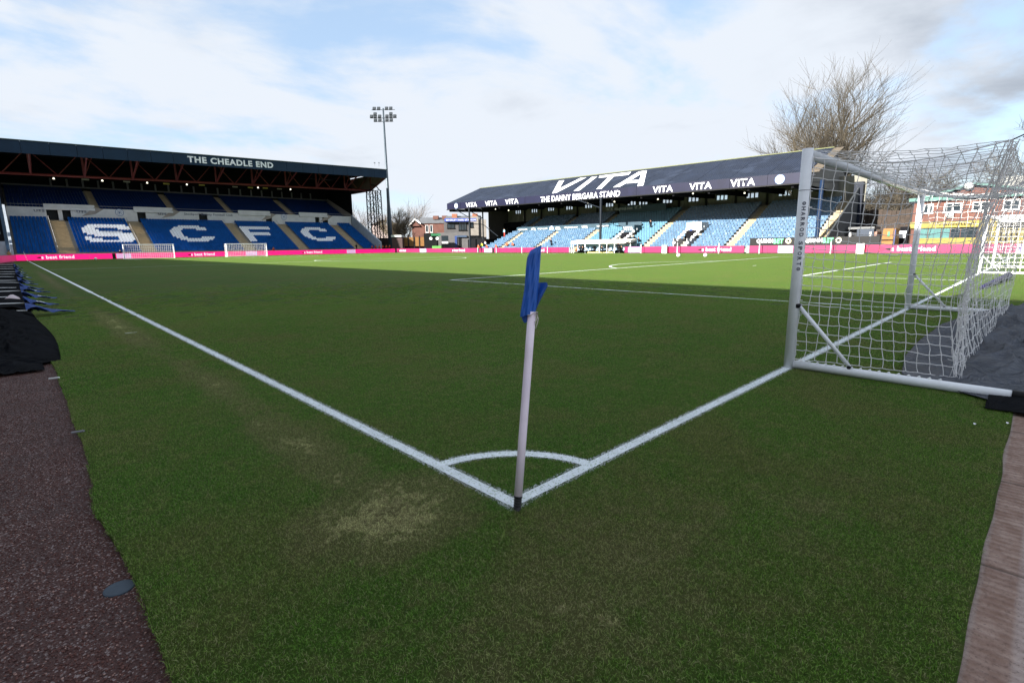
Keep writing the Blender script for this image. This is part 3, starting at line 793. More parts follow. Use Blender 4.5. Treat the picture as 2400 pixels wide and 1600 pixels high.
def tarp_left(u_, v_):
    y = 6.85 + v_*9.0
    xr = -1.58 + .08*math.sin(v_*5) if v_ > .06 else -1.75
    x = xr - u_*2.1; 
    prof = min(1, u_*4)**.6*min(1, v_*7)**.6*min(1, (1-v_)*6)
    h = (.10 + .12*math.sin(u_*2.4+.3)) * prof + .06*max(0, ridge_noise(x*2+y*.5, y*1.1, 1.2, 5))**4*prof + .05*max(0, ridge_noise(x*3, y*2.3-x, 1.3, 6))**5*min(1,u_*5) + .03*mnoise.noise(Vector((x*3, y*3, 1)))*prof
    return (x, y, h)
cloth_sheet('ground_sheet', tarp_left, 110, 260, TARPB, 'heap of rumpled black polythene on the cinder track at left edge', 'plastic sheet')
def tarp_left2(u_, v_):
    y = 15.9 + v_*62; x = -1.62 - u_*2.3 + .08*math.sin(v_*40)
    return (x, y, .02 + .10*min(1, u_*5) + .05*max(0, ridge_noise(x*2, y*.5, 1., 9))**2)
cloth_sheet('ground_sheet', tarp_left2, 30, 220, TARPB, 'long black polythene strip running under the row of blue flags', 'plastic sheet')

# blue flags laid along the touchline, poles on the sheet
FBL = mat('flag_cloth_blue', (.012, .045, .20), .6, var=.2, vscale=8); FW = mat('flag_print_white', (.55, .58, .62), .7)
def laid_flag(k, y, big):
    rnd = random.Random(k*7+1)
    t = empty('flag', (-1.6, y, 0), 'x', 'flag', 'blue flags laid along the touchline')
    z0 = .02; xe = -.92 if k == 0 else -1.05 - .02*k + rnd.uniform(-.05, .1); xe = min(xe, -.9)
    mb = MB(); mb.tube([(rnd.uniform(-3.4,-2.5), y+rnd.uniform(-.45,.45), .2), (rnd.uniform(-1.95,-1.7), y+rnd.uniform(-.1,.1), .15)], .0125 , 8); mb.obj('pole', WHITE, t, True)
    v = []; nu, nv = 22, 8; mi = []
    for j in range(nv+1):
        for i in range(nu+1):
            a, b_ = i/nu, j/nv
            wd = (.52 if big else .46) * (1 - .72*a**2)
            x = -1.78 + a*(xe+1.78); hh = z0 + .13*(1-a)*(1-a) + (.06 + .10*(1-a))*abs(math.sin(b_*7 + a*6 + k*2)) * (1-.6*a)
            v.append((x, y + (b_-.5)*wd + .03*math.sin(a*9+k), hh+.02))
    mb = MB(); mb.add(v, [(j*(nu+1)+i, j*(nu+1)+i+1, (j+1)*(nu+1)+i+1, (j+1)*(nu+1)+i) for j in range(nv) for i in range(nu)]); mb.obj('cloth', FBL, t, True)
    mb = MB()
    for c in range(4 if k != 1 else 6):
        mb = MB(); i = 7 + int(rnd.random()*9); j = rnd.randrange(1, 6); q = [Vector(v[(j+a_)*(nu+1)+i+b_]) + Vector((0,0,.006)) for a_, b_ in ((0,0),(0,2),(1,3),(2,1))]
        mb.add(q, [(0,1,2,3)]); mb.obj('white_print', FW, t)
    return t
FY = [14.4, 16.9, 19.6, 22.9, 25.2, 29.3, 32.1, 37.4, 42, 47, 55.5, 62, 72]
names = ['nearest', 'second nearest', 'third nearest', 'fourth nearest', 'fifth nearest', 'sixth nearest', 'seventh nearest', 'eighth nearest', 'ninth nearest', 'tenth nearest', 'third from the far end', 'last but one', 'farthest']
for k, y in enumerate(FY):
    t = laid_flag(k, y, k == 0); t['label'] = names[k].capitalize() + ' of the blue flags laid along the left touchline'
# white cap of a ball or bag among the flags
mb = MB(); mb.tube([(-2.0, 19.0, .06), (-2.0, 19.0, .17), (-2.0, 19.0, .26)], [.20, .15, .03], 12)
tag(mb.obj('training_cone', mat('pale_pink_plastic', (.6, .5, .52), .5), None, True), 'pale cone standing among the blue flags at left edge', 'cone')

# drain cover and litter
t = MB(); cx_, cy_ = -1.80, .80
t.tube([(cx_, cy_, -.03), (cx_, cy_, -.024), (cx_, cy_, -.022)], [.060, .060, .054], 32)
o = t.obj('drain_cover', mat('grey_plastic_cap', (.050, .066, .085), .6, var=.08, vscale=20, spec=.15), None); tag(o, 'small round grey cap set in the red cinder by the grass edge', 'drain cover')
o.location = (.085, .02, .0)
for k, (px, py, a, ln, lb) in enumerate(((183, 1013, .2, .10, 'thin grey stick lying at the grass edge on the cinder'), (127, 887, .5, .12, 'short white stick on the cinder near the black sheeting'))):
    p = at(px, py, z=0.); mb = MB(); dx = Vector((.75, -.6, 0))*ln/2
    mb.tube([p-dx+Vector((0,0,.0)), p+dx+Vector((0,0,.012))], .010, 6)
    tag(mb.obj('stick', WHITE if k else mat('grey_stick', (.2,.2,.22), .6)), lb, 'stick')
for k, (px, py) in enumerate(((2285, 994), (2362, 992))):
    p = at(px, py, z=.02); mb = MB()
    mb.add([p+Vector((-.010,0,0)), p+Vector((.008,-.008,.006)), p+Vector((.012,.01,.01)), p+Vector((-.005,.011,.004))], [(0,1,2),(0,2,3)])
    tag(mb.obj('paper_scrap', WHITE), ('tiny white paper scrap on the grass below the goal bar', 'small white scrap where grass meets the matting')[k], 'litter')
rnd = random.Random(4); LEAF = mat('dead_leaf', (.05, .03, .018), .8)
for k in range(9):
    x = (.35, .62, 1.0, 1.5, 2.0, 2.5, 3.0, 3.5, .15)[k]; y = -2.05 - rnd.random()*.15 - (k % 3)*.08
    mb = MB(); a = rnd.random()*3; L_ = .022
    c, s_ = math.cos(a), math.sin(a)
    pts = [(x+c*L_*u_-s_*L_*.4*w_, y+s_*L_*u_+c*L_*.4*w_, -.015+.008*abs(w_)) for u_, w_ in ((-1,0),(-.3,-1),(.6,-.7),(1.2,0),(.5,.8),(-.4,.9))]
    mb.add(pts, [(0,1,2,3,4,5)])
    tag(mb.obj('leaf', LEAF), ('dead leaf %s on the pinkish matting at right' % ('nearest the bottom edge', 'second up from the bottom edge', 'third up from the bottom edge', 'fourth up from the bottom edge', 'halfway up the strip', 'just above halfway up', 'third from the goal bar', 'second from the goal bar', 'lying at the very bottom edge')[k]), 'leaf', 'dead leaves on the matting')

# ------------------------------------------------------------------ seats
def seat_geom(w=.44, tall=.42):
    # faces -Y locally; returns verts, faces
    v = []; f = []
    def bx(x0,x1,y0,y1,z0,z1,top=1.):
        b0 = len(v)
        v.extend([(x0,y0,z0),(x1,y0,z0),(x1,y1,z0),(x0,y1,z0),(x0*top,y0,z1),(x1*top,y0,z1),(x1*top,y1,z1),(x0*top,y1,z1)])
        f.extend([tuple(b0+i for i in q) for q in ((0,1,5,4),(1,2,6,5),(2,3,7,6),(3,0,4,7),(4,5,6,7),(0,3,2,1))])
    h = w/2
    bx(-h, h, -.02, .06, .38, .70, 1.0); bx(-h, h, -.01, .06, .70, .82, .72)   # back with rounded shoulders
    bx(-h*.95, h*.95, -.36, -.02, .36, .42)                                     # pan
    return v, f
SV, SF = seat_geom()
def seat_mesh(material, rotz):
    c, s_ = math.cos(rotz), math.sin(rotz)
    me = bpy.data.meshes.new('seat'); me.from_pydata([(x*c-y*s_, x*s_+y*c, z) for x, y, z in SV], [], SF); me.materials.append(material); return me
def place_seats(spots, stand, rotz, mats_, n_ind=300):
    """spots: (x,y,z,mi); the nearest become parts, the rest one stuff part"""
    spots = sorted(spots, key=lambda p: (Vector(p[:3])-CAM).length)
    ind, rest = spots[:n_ind], spots[n_ind:]
    ms = [seat_mesh(mm, rotz) for mm in mats_]; inv = par_inv(stand)
    for p in ind:
        o = bpy.data.objects.new('seat', ms[p[3]]); COL.objects.link(o); o.parent = stand; o.matrix_parent_inverse = inv; o.location = p[:3]
    c, s_ = math.cos(rotz), math.sin(rotz); RV = [(x*c-y*s_, x*s_+y*c, z) for x, y, z in SV]
    mb = MB(); rnd = random.Random(2)
    for p in rest: mb.add([(p[0]+a[0], p[1]+a[1], p[2]+a[2]) for a in RV], SF, p[3])
    me = bpy.data.meshes.new('seat_rows'); me.from_pydata(mb.v, [], mb.f)
    for mm in mats_: me.materials.append(mm)
    me.polygons.foreach_set('material_index', mb.mi)
    o = bpy.data.objects.new('seat_rows', me); COL.objects.link(o); o.parent = stand; o.matrix_parent_inverse = inv
    tag(o, 'rows of plastic seats too small to pick apart', kind='stuff')

# ------------------------------------------------------------------ the Cheadle stand (far left)
def tzc(x): return .0186*x - .55     # the roof line climbs slightly to the right
def cheadle():
    X0, X1 = -1.3, 65.6
    t = empty('grandstand', (32, 116, 0), 'big blue grandstand at left with white letters SCFC in its seats and red trusses', 'grandstand')
    NR, Y0, Z0, DY, DZ = 19, 116.2, .9, .73, .345
    aisles = [(at(a, 592, y=116.2).x, 1.0) for a in (155, 352, 588, 716, 845)]
    aisles[0] = (aisles[0][0]+.3, 1.1)
    st = MB()
    for i in range(NR):
        st.box(X0, X1, Y0+i*DY, Y0+(i+1)*DY-.003, 0, Z0+i*DZ)
    st.box(X0, X1, 115.6, Y0-.003, 0, Z0+.25)
    st.obj('lower_terrace', CONC, t)
    for ax_, hw in aisles:
        am = MB()
        for i in range(NR):
            am.box(ax_-hw, ax_+hw, Y0+i*DY-.004, Y0+(i+1)*DY-.008, Z0+i*DZ-.3, Z0+i*DZ+.012)
            am.box(ax_-hw, ax_+hw, Y0+i*DY+DY*.5, Y0+(i+1)*DY-.01, Z0+i*DZ, Z0+i*DZ+.17)
        am.obj('stair_aisle', BUFF, t)
    # letters
    glyph = {
     'S': ["..############..",".###############","####.......#####","#####...........","############....",".##############.","...#############","##........######","#####.....#####.",".#############.."],
     'C': [".....########...","...############.","..####.....####.",".####...........",".####...........",".####...........",".####...........","..####.....#####","...############.",".....########..."],
     'F': ["##############..","##############..","####............","####............","############....","############....","####............","####............","####............","####............"]}
    lets = [('S', 8.6), ('C', 22.0), ('F', 36.2), ('C', 49.4)]
    spots = []; sp = .5
    nx = int((X1-X0-.6)/sp)
    for i in range(NR):
        for k in range(nx):
            x = X0+.5+k*sp; y = Y0+i*DY+DY-.12; z = Z0+i*DZ
            if any(abs(x-a) < hw+.2 for a, hw in aisles): continue
            mi = 0
            for g, gx in lets:
                c = int((x-gx)/sp + .5); r_ = 14 - i        # row index from top
                if 0 <= c < 16 and 0 <= r_ < 10 and (x-gx) > -.25:
                    if glyph[g][r_][c] == '#': mi = 1
            spots.append((x, y, z, mi))
    # upper tier
    NU_, YU, ZU, DU, DZU = 15, 131.2, 8.9, .86, .36
    st = MB()
    for i in range(NU_): st.box(X0, X1, YU+i*DU, YU+(i+1)*DU-.003, 6, ZU+i*DZU)
    st.obj('upper_terrace', CONC, t)
    ups = [at(a, 488, y=131).x for a in (228, 410, 545, 690)]
    for ax_ in ups:
        am = MB()
        for i in range(NU_): am.box(ax_-.6, ax_+.6, YU+i*DU-.004, YU+(i+1)*DU-.008, ZU+i*DZU-.3, ZU+i*DZU+.15)
        am.obj('stair_aisle', BUFF, t)
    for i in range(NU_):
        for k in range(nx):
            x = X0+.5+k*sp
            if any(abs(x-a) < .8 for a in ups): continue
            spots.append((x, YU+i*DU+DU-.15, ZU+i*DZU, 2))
    place_seats(spots, t, 0, [SEATB, SEATW, mat('shaded_blue_seat', (.001, .017, .085), .6, var=.25, vscale=1.2, spec=.08)])  # upper tier seats coloured darker to carry the shade under the roof
    # wall between the tiers with vomitories
    YW = 130.15; wz0, wz1 = 6.6, 9.65
    doors = [(at(a, 505, y=YW).x, at(b_, 505, y=YW).x) for a, b_ in ((110, 137), (147, 167), (322, 342), (466, 486), (622, 637), (738, 748), (755, 768))]
    wm = MB(); xx = X0
    for a, b_ in doors:
        wm.box(xx, a, YW, YW+.25, wz0, wz1); wm.box(a, b_, YW, YW+.25, 9.25, wz1+.001); xx = b_
    wm.box(xx, X1, YW, YW+.25, wz0, wz1)
    wm.obj('tier_wall', WALLW, t)
    for a, b_ in doors:
        dm = MB(); dm.box(a, b_, YW+.8, YW+.85, wz0, 9.2); dm.obj('vomitory_opening', mat('dark_doorway', (.02, .022, .024), .9), t)
    for a, b_ in ((103, 222), (313, 404), (462, 632-0), (700, 766)):
        xa, xb = at(a, 490, y=YW).x, at(b_, 490, y=YW).x
        if a == 462: xa, xb = at(558, 492, y=YW).x, at(632, 492, y=YW).x
        q = MB(); q.add([(xa, YW-.35, 9.66), (xb, YW-.35, 9.66), (xb-1.6, YW-.35, 8.4) if 0 else (xb, YW-.35, 9.2), (xa, YW-.35, 9.2), (xa, YW, 9.66), (xb, YW, 9.66), (xb, YW, 9.2), (xa, YW, 9.2)],
              ((0,1,2,3),(7,6,5,4),(0,4,5,1),(1,5,6,2),(2,6,7,3),(3,7,4,0)))
        q.box(xa, xb, YW+.02, YW+.3, 9.655, 10.3)
        q.obj('vomitory_parapet', WALLW, t)
        q = MB(); q.add([(xb, YW-.02, 9.9), (xb+1.4, YW-.02, 9.6), (xb+.0, YW-.02, 8.6), (xb-2.2, YW-.02, 8.1)], [(0,1,2,3)]); q.obj('stair_flank', mat('brown_grey_render', (.33, .29, .26), .8), t)
    DK = mat('wall_lettering', (.10, .12, .17), .6)
    for px, s_, wd in ((80, 'UTS', 1.5), (180, 'UTS', 1.5), (370, 'UTS', 1.5)):
        p = at(px, 499, y=YW-.36); text(s_, (p.x, YW-.37 if s_ == 'UTS' else YW-.02, 8.75), (1,0,0), (0,0,1), wd, .45, DK, t)
    xa, xb = at(432, 505, y=YW).x, at(545, 505, y=YW).x
    text('Stockport County Football Club', (xa, YW-.02, 8.75), (1,0,0), (0,0,1), xb-xa, .62, DK, t)
    for px in (281, 665): p = at(px, 505, y=YW); crest((p.x, YW-.03, 9.05), (1,0,0), (0,0,1), .72, t)
    q = MB(); q.tube([(X0, YW+.3, 10.15), (X1, YW+.3, 10.15)], .04, 5)
    q.obj('tier_rail', mat('grey_rail', (.3,.3,.32), .5), t)
    for ax_, hw in aisles:
        q = MB(); q.tube([(ax_-hw-.15, Y0+1, Z0+1.3), (ax_-hw-.15, YW-1, Z0+NR*DZ+.6)], .03, 5); q.obj('aisle_rail', mat('grey_rail', (.3,.3,.32), .5), t)
    # side and rear walls
    w = MB(); w.box(X0-.5, X0-.1, 130, 145, 0, 19.2); w.box(X1+.1, X1+.5, 130, 145, 0, 20.0); w.box(X0-.5, X1+.5, 144.3, 144.6, 0, 20.4); w.box(X1+.5, 69.8, 144.3, 144.6, 15, 20.4)
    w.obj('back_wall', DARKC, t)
    for xx in (X1+.05, X0-.45):
        q = MB(); q.hexa([(xx,115.6,.0),(xx,130,.0),(xx,130,9.9),(xx,115.6,2.7)], [(xx+.35,115.6,.0),(xx+.35,130,.0),(xx+.35,130,9.9),(xx+.35,115.6,2.7)])
        q.obj('side_parapet', mat('grey_blue_parapet', (.33, .38, .45), .6), t)
        q = MB(); q.hexa([(xx,130.2,9.),(xx,144,13.),(xx,144,15.3),(xx,130.2,10.2)], [(xx+.1,130.2,9.),(xx+.1,144,13.),(xx+.1,144,15.3),(xx+.1,130.2,10.2)])
        q.obj('stair_string', mat('brown_grey_render', (.33, .29, .26), .8), t)
    q = MB(); q.box(X0-.9, X0-.5, 116, 117, 0, 18); q.obj('side_column', mat('steel_blue', (.03, .07, .13), .5), t)
    # roof
    XR0, XR1, YF, YC, YB = -9., 69.9, 118.0, 126.0, 146.
    def hx(z, x): return z + tzc(x)
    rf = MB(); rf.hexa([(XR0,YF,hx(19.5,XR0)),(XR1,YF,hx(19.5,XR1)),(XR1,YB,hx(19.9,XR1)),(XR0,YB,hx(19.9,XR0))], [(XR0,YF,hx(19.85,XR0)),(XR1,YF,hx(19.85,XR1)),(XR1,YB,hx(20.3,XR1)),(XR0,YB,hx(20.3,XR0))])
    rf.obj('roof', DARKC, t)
    npan = 22
    for k in range(npan):
        xa, xb = XR0+(XR1-XR0)*k/npan+.025, XR0+(XR1-XR0)*(k+1)/npan-.025; pr = .25 + .012*(k % 2)
        fa = MB(); fa.hexa([(xa,YF-pr,hx(17.95,xa)),(xb,YF-pr,hx(17.95,xb)),(xb,YF-.02,hx(17.95,xb)),(xa,YF-.02,hx(17.95,xa))], [(xa,YF-pr,hx(19.95,xa)),(xb,YF-pr,hx(19.95,xb)),(xb,YF-.02,hx(19.95,xb)),(xa,YF-.02,hx(19.95,xa))])
        fa.obj('fascia_panel', NAVY, t)
    tr = MB(); tr.hexa([(XR0,YF-.4,hx(19.95,XR0)),(XR1,YF-.4,hx(19.95,XR1)),(XR1,YF+.2,hx(19.95,XR1)),(XR0,YF+.2,hx(19.95,XR0))], [(XR0,YF-.4,hx(20.08,XR0)),(XR1,YF-.4,hx(20.08,XR1)),(XR1,YF+.2,hx(20.08,XR1)),(XR0,YF+.2,hx(20.08,XR0))])
    tr.obj('roof_trim', mat('dark_green_trim', (.02, .05, .05), .5), t)
    sf = MB(); sf.hexa([(XR1-.06,YF,hx(17.95,XR1)),(XR1-.06,YC,hx(15.5,XR1)),(XR1-.06,YB,hx(15.5,XR1)),(XR1-.06,YB,hx(19.5,XR1))][:4], [(XR1,YF,hx(17.95,XR1)),(XR1,YC,hx(15.5,XR1)),(XR1,YB,hx(15.5,XR1)),(XR1,YB,hx(19.5,XR1))])
    sf.poly([(XR1-.05,YF,hx(19.5,XR1)),(XR1-.05,YF,hx(17.95,XR1)),(XR1-.05,YB,hx(19.5,XR1))], (1,0,0), .05)
    sf.obj('gable_cladding', mat('brown_cladding', (.16, .12, .10), .7), t)
    ch = MB(); ch.tube([(XR0,YC,hx(15.55,XR0)),(XR1,YC,hx(15.55,XR1))], .22, 8); ch.tube([(XR1-.3,YC,hx(15.55,XR1)),(XR1-.3,YB,hx(15.55,XR1))], .22, 8); ch.obj('truss_chord', RED, t)
    k = 0; x = -4.7
    while x < XR1+.2:
        q = MB(); zb, zt_ = hx(15.55, x), hx(19.5, x)
        q.tube([(x,YC,zb),(x,YC,zt_)], .20, 6)
        q.tube([(x,YC,zb),(x,YF+.5,hx(18.3, x))], .15, 6)
        if x > 4: q.tube([(x,YC,zb),(x+1.6,YC,zt_)], .10, 6)
        if x + 7.3 < XR1+.5:
            q.tube([(x+3.65,YC,hx(15.55,x+3.65)),(x+.3,YC,zt_)], .09, 6); q.tube([(x+3.65,YC,hx(15.55,x+3.65)),(x+7.0,YC,hx(19.5,x+7))], .09, 6)
        q.obj('truss_frame', RED, t); x += 7.45
    # rear columns seen against the back, hanging lamps, signs
    x = 6.
    while x < 62: q = MB(); q.box(x, x+.35, 143.6, 143.8, 14.8, 16.4); q.obj('rear_mullion', mat('grey_mullion', (.12, .12, .13), .7), t); x += 2.6
    q = MB(); q.box(X0, X1, 143.3, 143.4, 14.6, 14.9); q.obj('rear_rail', mat('grey_mullion', (.12, .12, .13), .7), t)
    LAMP = mat('lamp_glow', (1, .9, .7), .5, emit=.8)
    for px, py in ((126, 420), (240, 425), (345, 430), (438, 434), (605, 441), (681, 445)):
        p = at(px, py, y=136.); q = MB(); q.tube([p, p+Vector((0,0,.12)), p+Vector((0,0,.3))], [.16, .16, .08], 8); q.obj('roof_lamp', LAMP, t)
    for px, py, mm in ((200, 421, 'w'), (297, 426, 'w'), (390, 431, 'y'), (473, 434, 'y'), (551, 438, 'w'), (587, 440, 'y'), (622, 441, 'y'), (655, 443, 'w')):
        p = at(px, py, y=138.); q = MB(); q.box(p.x-.6, p.x+.6, p.y, p.y+.05, p.z-.15, p.z+.15); q.obj('hanging_sign', mat('dim_sign_'+mm, (.35, .33, .28) if mm == 'w' else (.5, .42, .08), .6), t)
    # fascia name
    xa, xb = at(440, 378, y=YF-.28).x, at(640, 385, y=YF-.28).x
    text('THE CHEADLE END', (xa, YF-.29, hx(18.35, (xa+xb)/2)-.13), (1,0,.0186), (0,0,1), xb-xa, 1.22, mat('sign_white', (.72,.74,.78), .5), t, 'fascia_lettering', .04)
    # weather vane bits on the roof edge
    for px in (878, 888): p = at(px, 390, y=121.); q = MB(); q.tube([(p.x,p.y,p.z),(p.x,p.y,p.z+1.0)], .05, 5); q.box(p.x-.15, p.x+.25, p.y, p.y+.1, p.z+.7, p.z+1.); q.obj('roof_camera', mat('grey_metal', (.25,.27,.3), .4, .5), t)
cheadle()

# black lattice tower beside the stand
def lattice():
    t = empty('lattice_tower', (69.5, 124, 0), 'black steel lattice tower between the blue stand and the floodlight mast', 'tower')
    LT = mat('black_steel', (.008, .008, .010), .6, spec=.15)
    xs = [67.6, 69.5, 71.2]; ysd = (123.2, 125.0); H = 16.2
    for x in (67.6, 71.2):
        for y in ysd:
            q = MB(); q.tube([(x,y,0),(x+(69.5-x)*.12,y,H)], .15, 5); q.obj('tower_leg', LT, t)
    for x in (69.1, 69.9):
        q = MB(); q.tube([(x,124,0),(x,124,H)], .16, 5); q.obj('tower_leg', LT, t)
    q = MB(); n = 9
    for i in range(n):
        z0, z1 = H*i/n, H*(i+1)/n
        for y in ysd:
            for xa, xb in ((67.6, 69.1), (69.9, 71.2)):
                q.tube([(xa,y,z0),(xb,y,z1)], .06, 4); q.tube([(xb,y,z0),(xa,y,z1)], .05, 4); q.tube([(xa,y,z1),(xb,y,z1)], .06, 4)
            q.tube([(69.1,124,z0),(69.9,124,z1)], .05, 4)
        q.tube([(67.6,ysd[0],z0),(67.6,ysd[1],z1)], .06, 4); q.tube([(71.2,ysd[0],z0),(71.2,ysd[1],z1)], .06, 4)
    q.obj('bracing', LT, t)
    q = MB(); q.tube([(71.2,124,H),(70.2,124,H+1.2),(68.6,124,H+1.4)], .14, 5); q.obj('top_bracket', LT, t)
lattice()

# ------------------------------------------------------------------ floodlight mast
def mast():
    D = 143.
    b0 = CAM + ray(912, 588)*D; top = CAM + ray(903, 262)*D
    bx_, by_ = (b0.x+top.x)/2, (b0.y+top.y)/2
    t = empty('floodlight_mast', (bx_, by_, 0), 'tall slim grey floodlight mast rising between the two stands', 'floodlight')
    GM = mat('galvanised_mast', (.055, .075, .095), .45, .3)
    top_z = top.z
    q = MB(); q.tube([(bx_,by_,0),(bx_,by_,top_z*.25),(bx_,by_,top_z*.35),(bx_,by_,top_z)], [.72,.60,.42,.20], 12); q.obj('mast_pole', GM, t, True)
    rr = Vector((rx.x, rx.y, 0)).normalized(); ff = Vector((fx.x, fx.y, 0)).normalized()
    LB = mat('lamp_housing', (.014, .018, .022), .6); LG = mat('lamp_glass', (.035, .042, .05), .4, spec=.2)
    q = MB()
    for z, hw in ((top_z-.4, 3.2), (top_z-2.5, 3.6), (top_z-3.4, 2.6)):
        a = Vector((bx_,by_,z)); q.tube([a-rr*hw, a+rr*hw], .07, 5)
    q.obj('lamp_frame', GM, t)
    for z, xs in ((top_z-.1, (-2.35, -1.15, 1.0, 2.15)), (top_z-2.1, (-3.2, -2.2, -1.0, 1.0, 2.1, 3.15)), (top_z-3.1, (-2.2, -1.0, .95, 2.1)), (top_z-1.5, (-2.2, 2.1))):
        for x in xs:
            c = Vector((bx_,by_,z)) + rr*x - ff*.4
            T = Matrix.Translation(c) @ Matrix(((rr.x, ff.x, 0), (rr.y, ff.y, 0), (0, 0, 1))).to_4x4() @ Matrix.Rotation(R(-28), 4, 'X')
            q = MB(); q.box(-.42, .42, -.10, .25, -.42, .42, 0, T); q.box(-.34, .34, -.13, -.102, -.34, .34, 1, T); q.obj('lamp', [LB, LG], t)
mast()

# ------------------------------------------------------------------ the Bergara stand (right)
def tzb(y): return .0125*(y - 55)
def bergara():
    YA, YZ = 17.4, 82.
    t = empty('grandstand', (76, 50, 0), 'long sky blue grandstand at right under a navy pitched roof lettered VITA', 'grandstand')
    NR, X0, Z0, DX, DZ = 17, 71.0, .5, .79, .40
    st = MB()
    for i in range(NR):
        yl = YZ if i < 10 else 84 + 0*i
        st.box(X0+i*DX, X0+(i+1)*DX-.003, YA+.5, 83.6 - (.35*i if i < 9 else .35*9), 0, Z0+i*DZ)
    st.obj('terrace', CONC, t)
    aisles = [at(a, 573, x=X0).y for a in (1168, 1252, 1345, 1508, 1705, 1908)]
    vom = at(1595, 573, x=X0).y; vom2 = at(1440, 573, x=X0).y
    for ay in aisles:
        am = MB()
        for i in range(NR):
            am.box(X0+i*DX-.004, X0+(i+1)*DX-.008, ay-.5, ay+.5, Z0+i*DZ-.3, Z0+i*DZ+.012)
            am.box(X0+i*DX+DX*.5, X0+(i+1)*DX-.01, ay-.5, ay+.5, Z0+i*DZ, Z0+i*DZ+.2)
        am.obj('stair_aisle', mat('pale_buff_steps', (.26, .21, .135), .85, var=.25, vscale=3), t)
    spots = []; rnd = random.Random(8)
    for i in range(NR):
        for k in range(int((YZ+2-YA)/.5)):
            y = YA+.3+k*.5
            if any(abs(y-a) < .72 for a in aisles): continue
            if abs(y-vom) < 1.3 and i < 8: continue
            if abs(y-vom2) < 1.5 and i < 8: continue
            if y > 55.3 and i in (9,): continue
            if 48.2 < y < 53 and i == 9: continue
            if y > 83.2 - .35*min(i, 9): continue
            if y < aisles[5] + .3: continue
            m_ = 1 if vom - .0 < y < aisles[2] and (y > aisles[3]) else 0
            spots.append((X0+i*DX+DX-.14, y, Z0+i*DZ, m_))
    # seats face -X: rotate so that local -Y goes to -X
    place_seats(spots, t, R(-90), [SEATS_, SEATA])
    # band walls with lettering
    BD = mat('dark_teal_band', (.02, .05, .075), .5); TX = mat('band_lettering', (.5, .52, .55), .5)
    xb = X0+9*DX+.15; zb = Z0+9*DZ
    for ya, yb in ((55.3, 79.3), (48.2, 53.0)):
        q = MB(); q.box(xb, xb+.12, ya, yb, zb, zb+1.15); q.obj('tier_band', BD, t)
    def bt(s_, y_left, w_, zz, h_, x=xb-.03, m_=TX): text(s_, (x, y_left, zz), (0,-1,0), (0,0,1), w_, h_, m_, t)
    for px0, px1, s_, in ((1214, 1236, 'vitagroup.com'), (1245, 1256, 'VITA'), (1260, 1283, 'vitagroup.com'), (1301, 1314, 'VITA'), (1322, 1354, 'vitagroup.com'), (1363, 1378, 'VITA'), (1398, 1426, 'vitagroup.com')):
        a, b_ = at(px0, 540, x=xb).y, at(px1, 535, x=xb).y
        bt(s_, a, abs(a-b_), zb+(.25 if s_ == 'VITA' else .45), .65 if s_ == 'VITA' else .42)
    p = at(1293, 534, x=xb); crest((xb-.03, p.y, zb+.55), (0,-1,0), (0,0,1), .62, t)
    # upper band in the middle
    xu = X0+15*DX; zu = Z0+15*DZ
    q = MB(); q.box(xu, xu+.1, 46.2, 56., zu+.75, zu+2.0); q.obj('tier_band', BD, t)
    a, b_ = at(1421, 500, x=xu).y, at(1503, 497, x=xu).y
    text('VITA  vitagroup.com  VITA', (xu-.03, a, zu+1.1), (0,-1,0), (0,0,1), abs(a-b_), .75, mat('band_lettering_dim', (.4, .43, .44), .5), t)
    # vomitory boxes
    for yv, lab in ((vom, 0), (vom2, 1)):
        q = MB(); q.box(X0-.2, X0+8*DX, yv-1.15, yv-1.0, 0, Z0+3.6*DZ+.2); q.obj('vomitory_wall', mat('grey_render', (.30, .29, .30), .8), t); q = MB(); q.box(X0-.2, X0+8*DX, yv+1.0, yv+1.15, 0, Z0+3.6*DZ+.2)
        q.obj('vomitory_wall', mat('grey_render', (.30, .29, .30), .8), t)
        q = MB(); q.box(X0+5.*DX, X0+8*DX, yv-1.2, yv+1.2, Z0+8*DZ-.3, Z0+8*DZ+.9); q.obj('vomitory_top', BD if lab else WALLW, t)
        if lab: text('VITA', (X0+5*DX-.02, yv+.95, Z0+8*DZ), (0,-1,0), (0,0,1), 1.9, .65, SIGNW, t)
        q = MB(); q.box(X0+4*DX, X0+4*DX+.1, yv-1., yv+1., .2, Z0+8*DZ-.35); q.obj('vomitory_opening', DARKC, t)
        for side in (-1, 1):
            for i in range(0, 7):
                q = MB(); c = Vector((X0+i*DX, yv+side*1.08, Z0+i*DZ+1.0)); q.tube([c+Vector((0,0,-.24)), c+Vector((0,0,-.12)), c+Vector((0,0,.12)), c+Vector((0,0,.24))], [.10,.26,.26,.10], 8); q.obj('seat_end_cap', WHITE, t)
    # rear wall with real window openings
    XW = 86.; wz0, wz1 = 6.9, 10.6
    wins = sorted([at(px, py, x=XW) for px, py in ((1214,497),(1252,494),(1291,490),(1334,487),(1379,483),(1428,480),(1480,476),(1507,475),(1564,471),(1625,467),(1692,463),(1763,458),(1840,453))], key=lambda p: p.y)
    BW = mat('beige_grey_cladding', (.17, .165, .14), .8, stripes=(1, 1.5, .02))
    w = MB(); yy = 17.
    for p in wins:
        zc = p.z; w.box(XW, XW+.2, yy, p.y-1., wz0, wz1); w.box(XW, XW+.2, p.y-1., p.y+1., wz0, zc-.36); w.box(XW, XW+.2, p.y-1., p.y+1., zc+.36, wz1); yy = p.y+1.
    w.box(XW, XW+.2, yy, 95.4, wz0, wz1); w.obj('back_wall', BW, t)
    q = MB(); q.box(XW, XW+.2, 17, 95.4, 0, wz0-.003); q.obj('back_wall', DARKC, t)
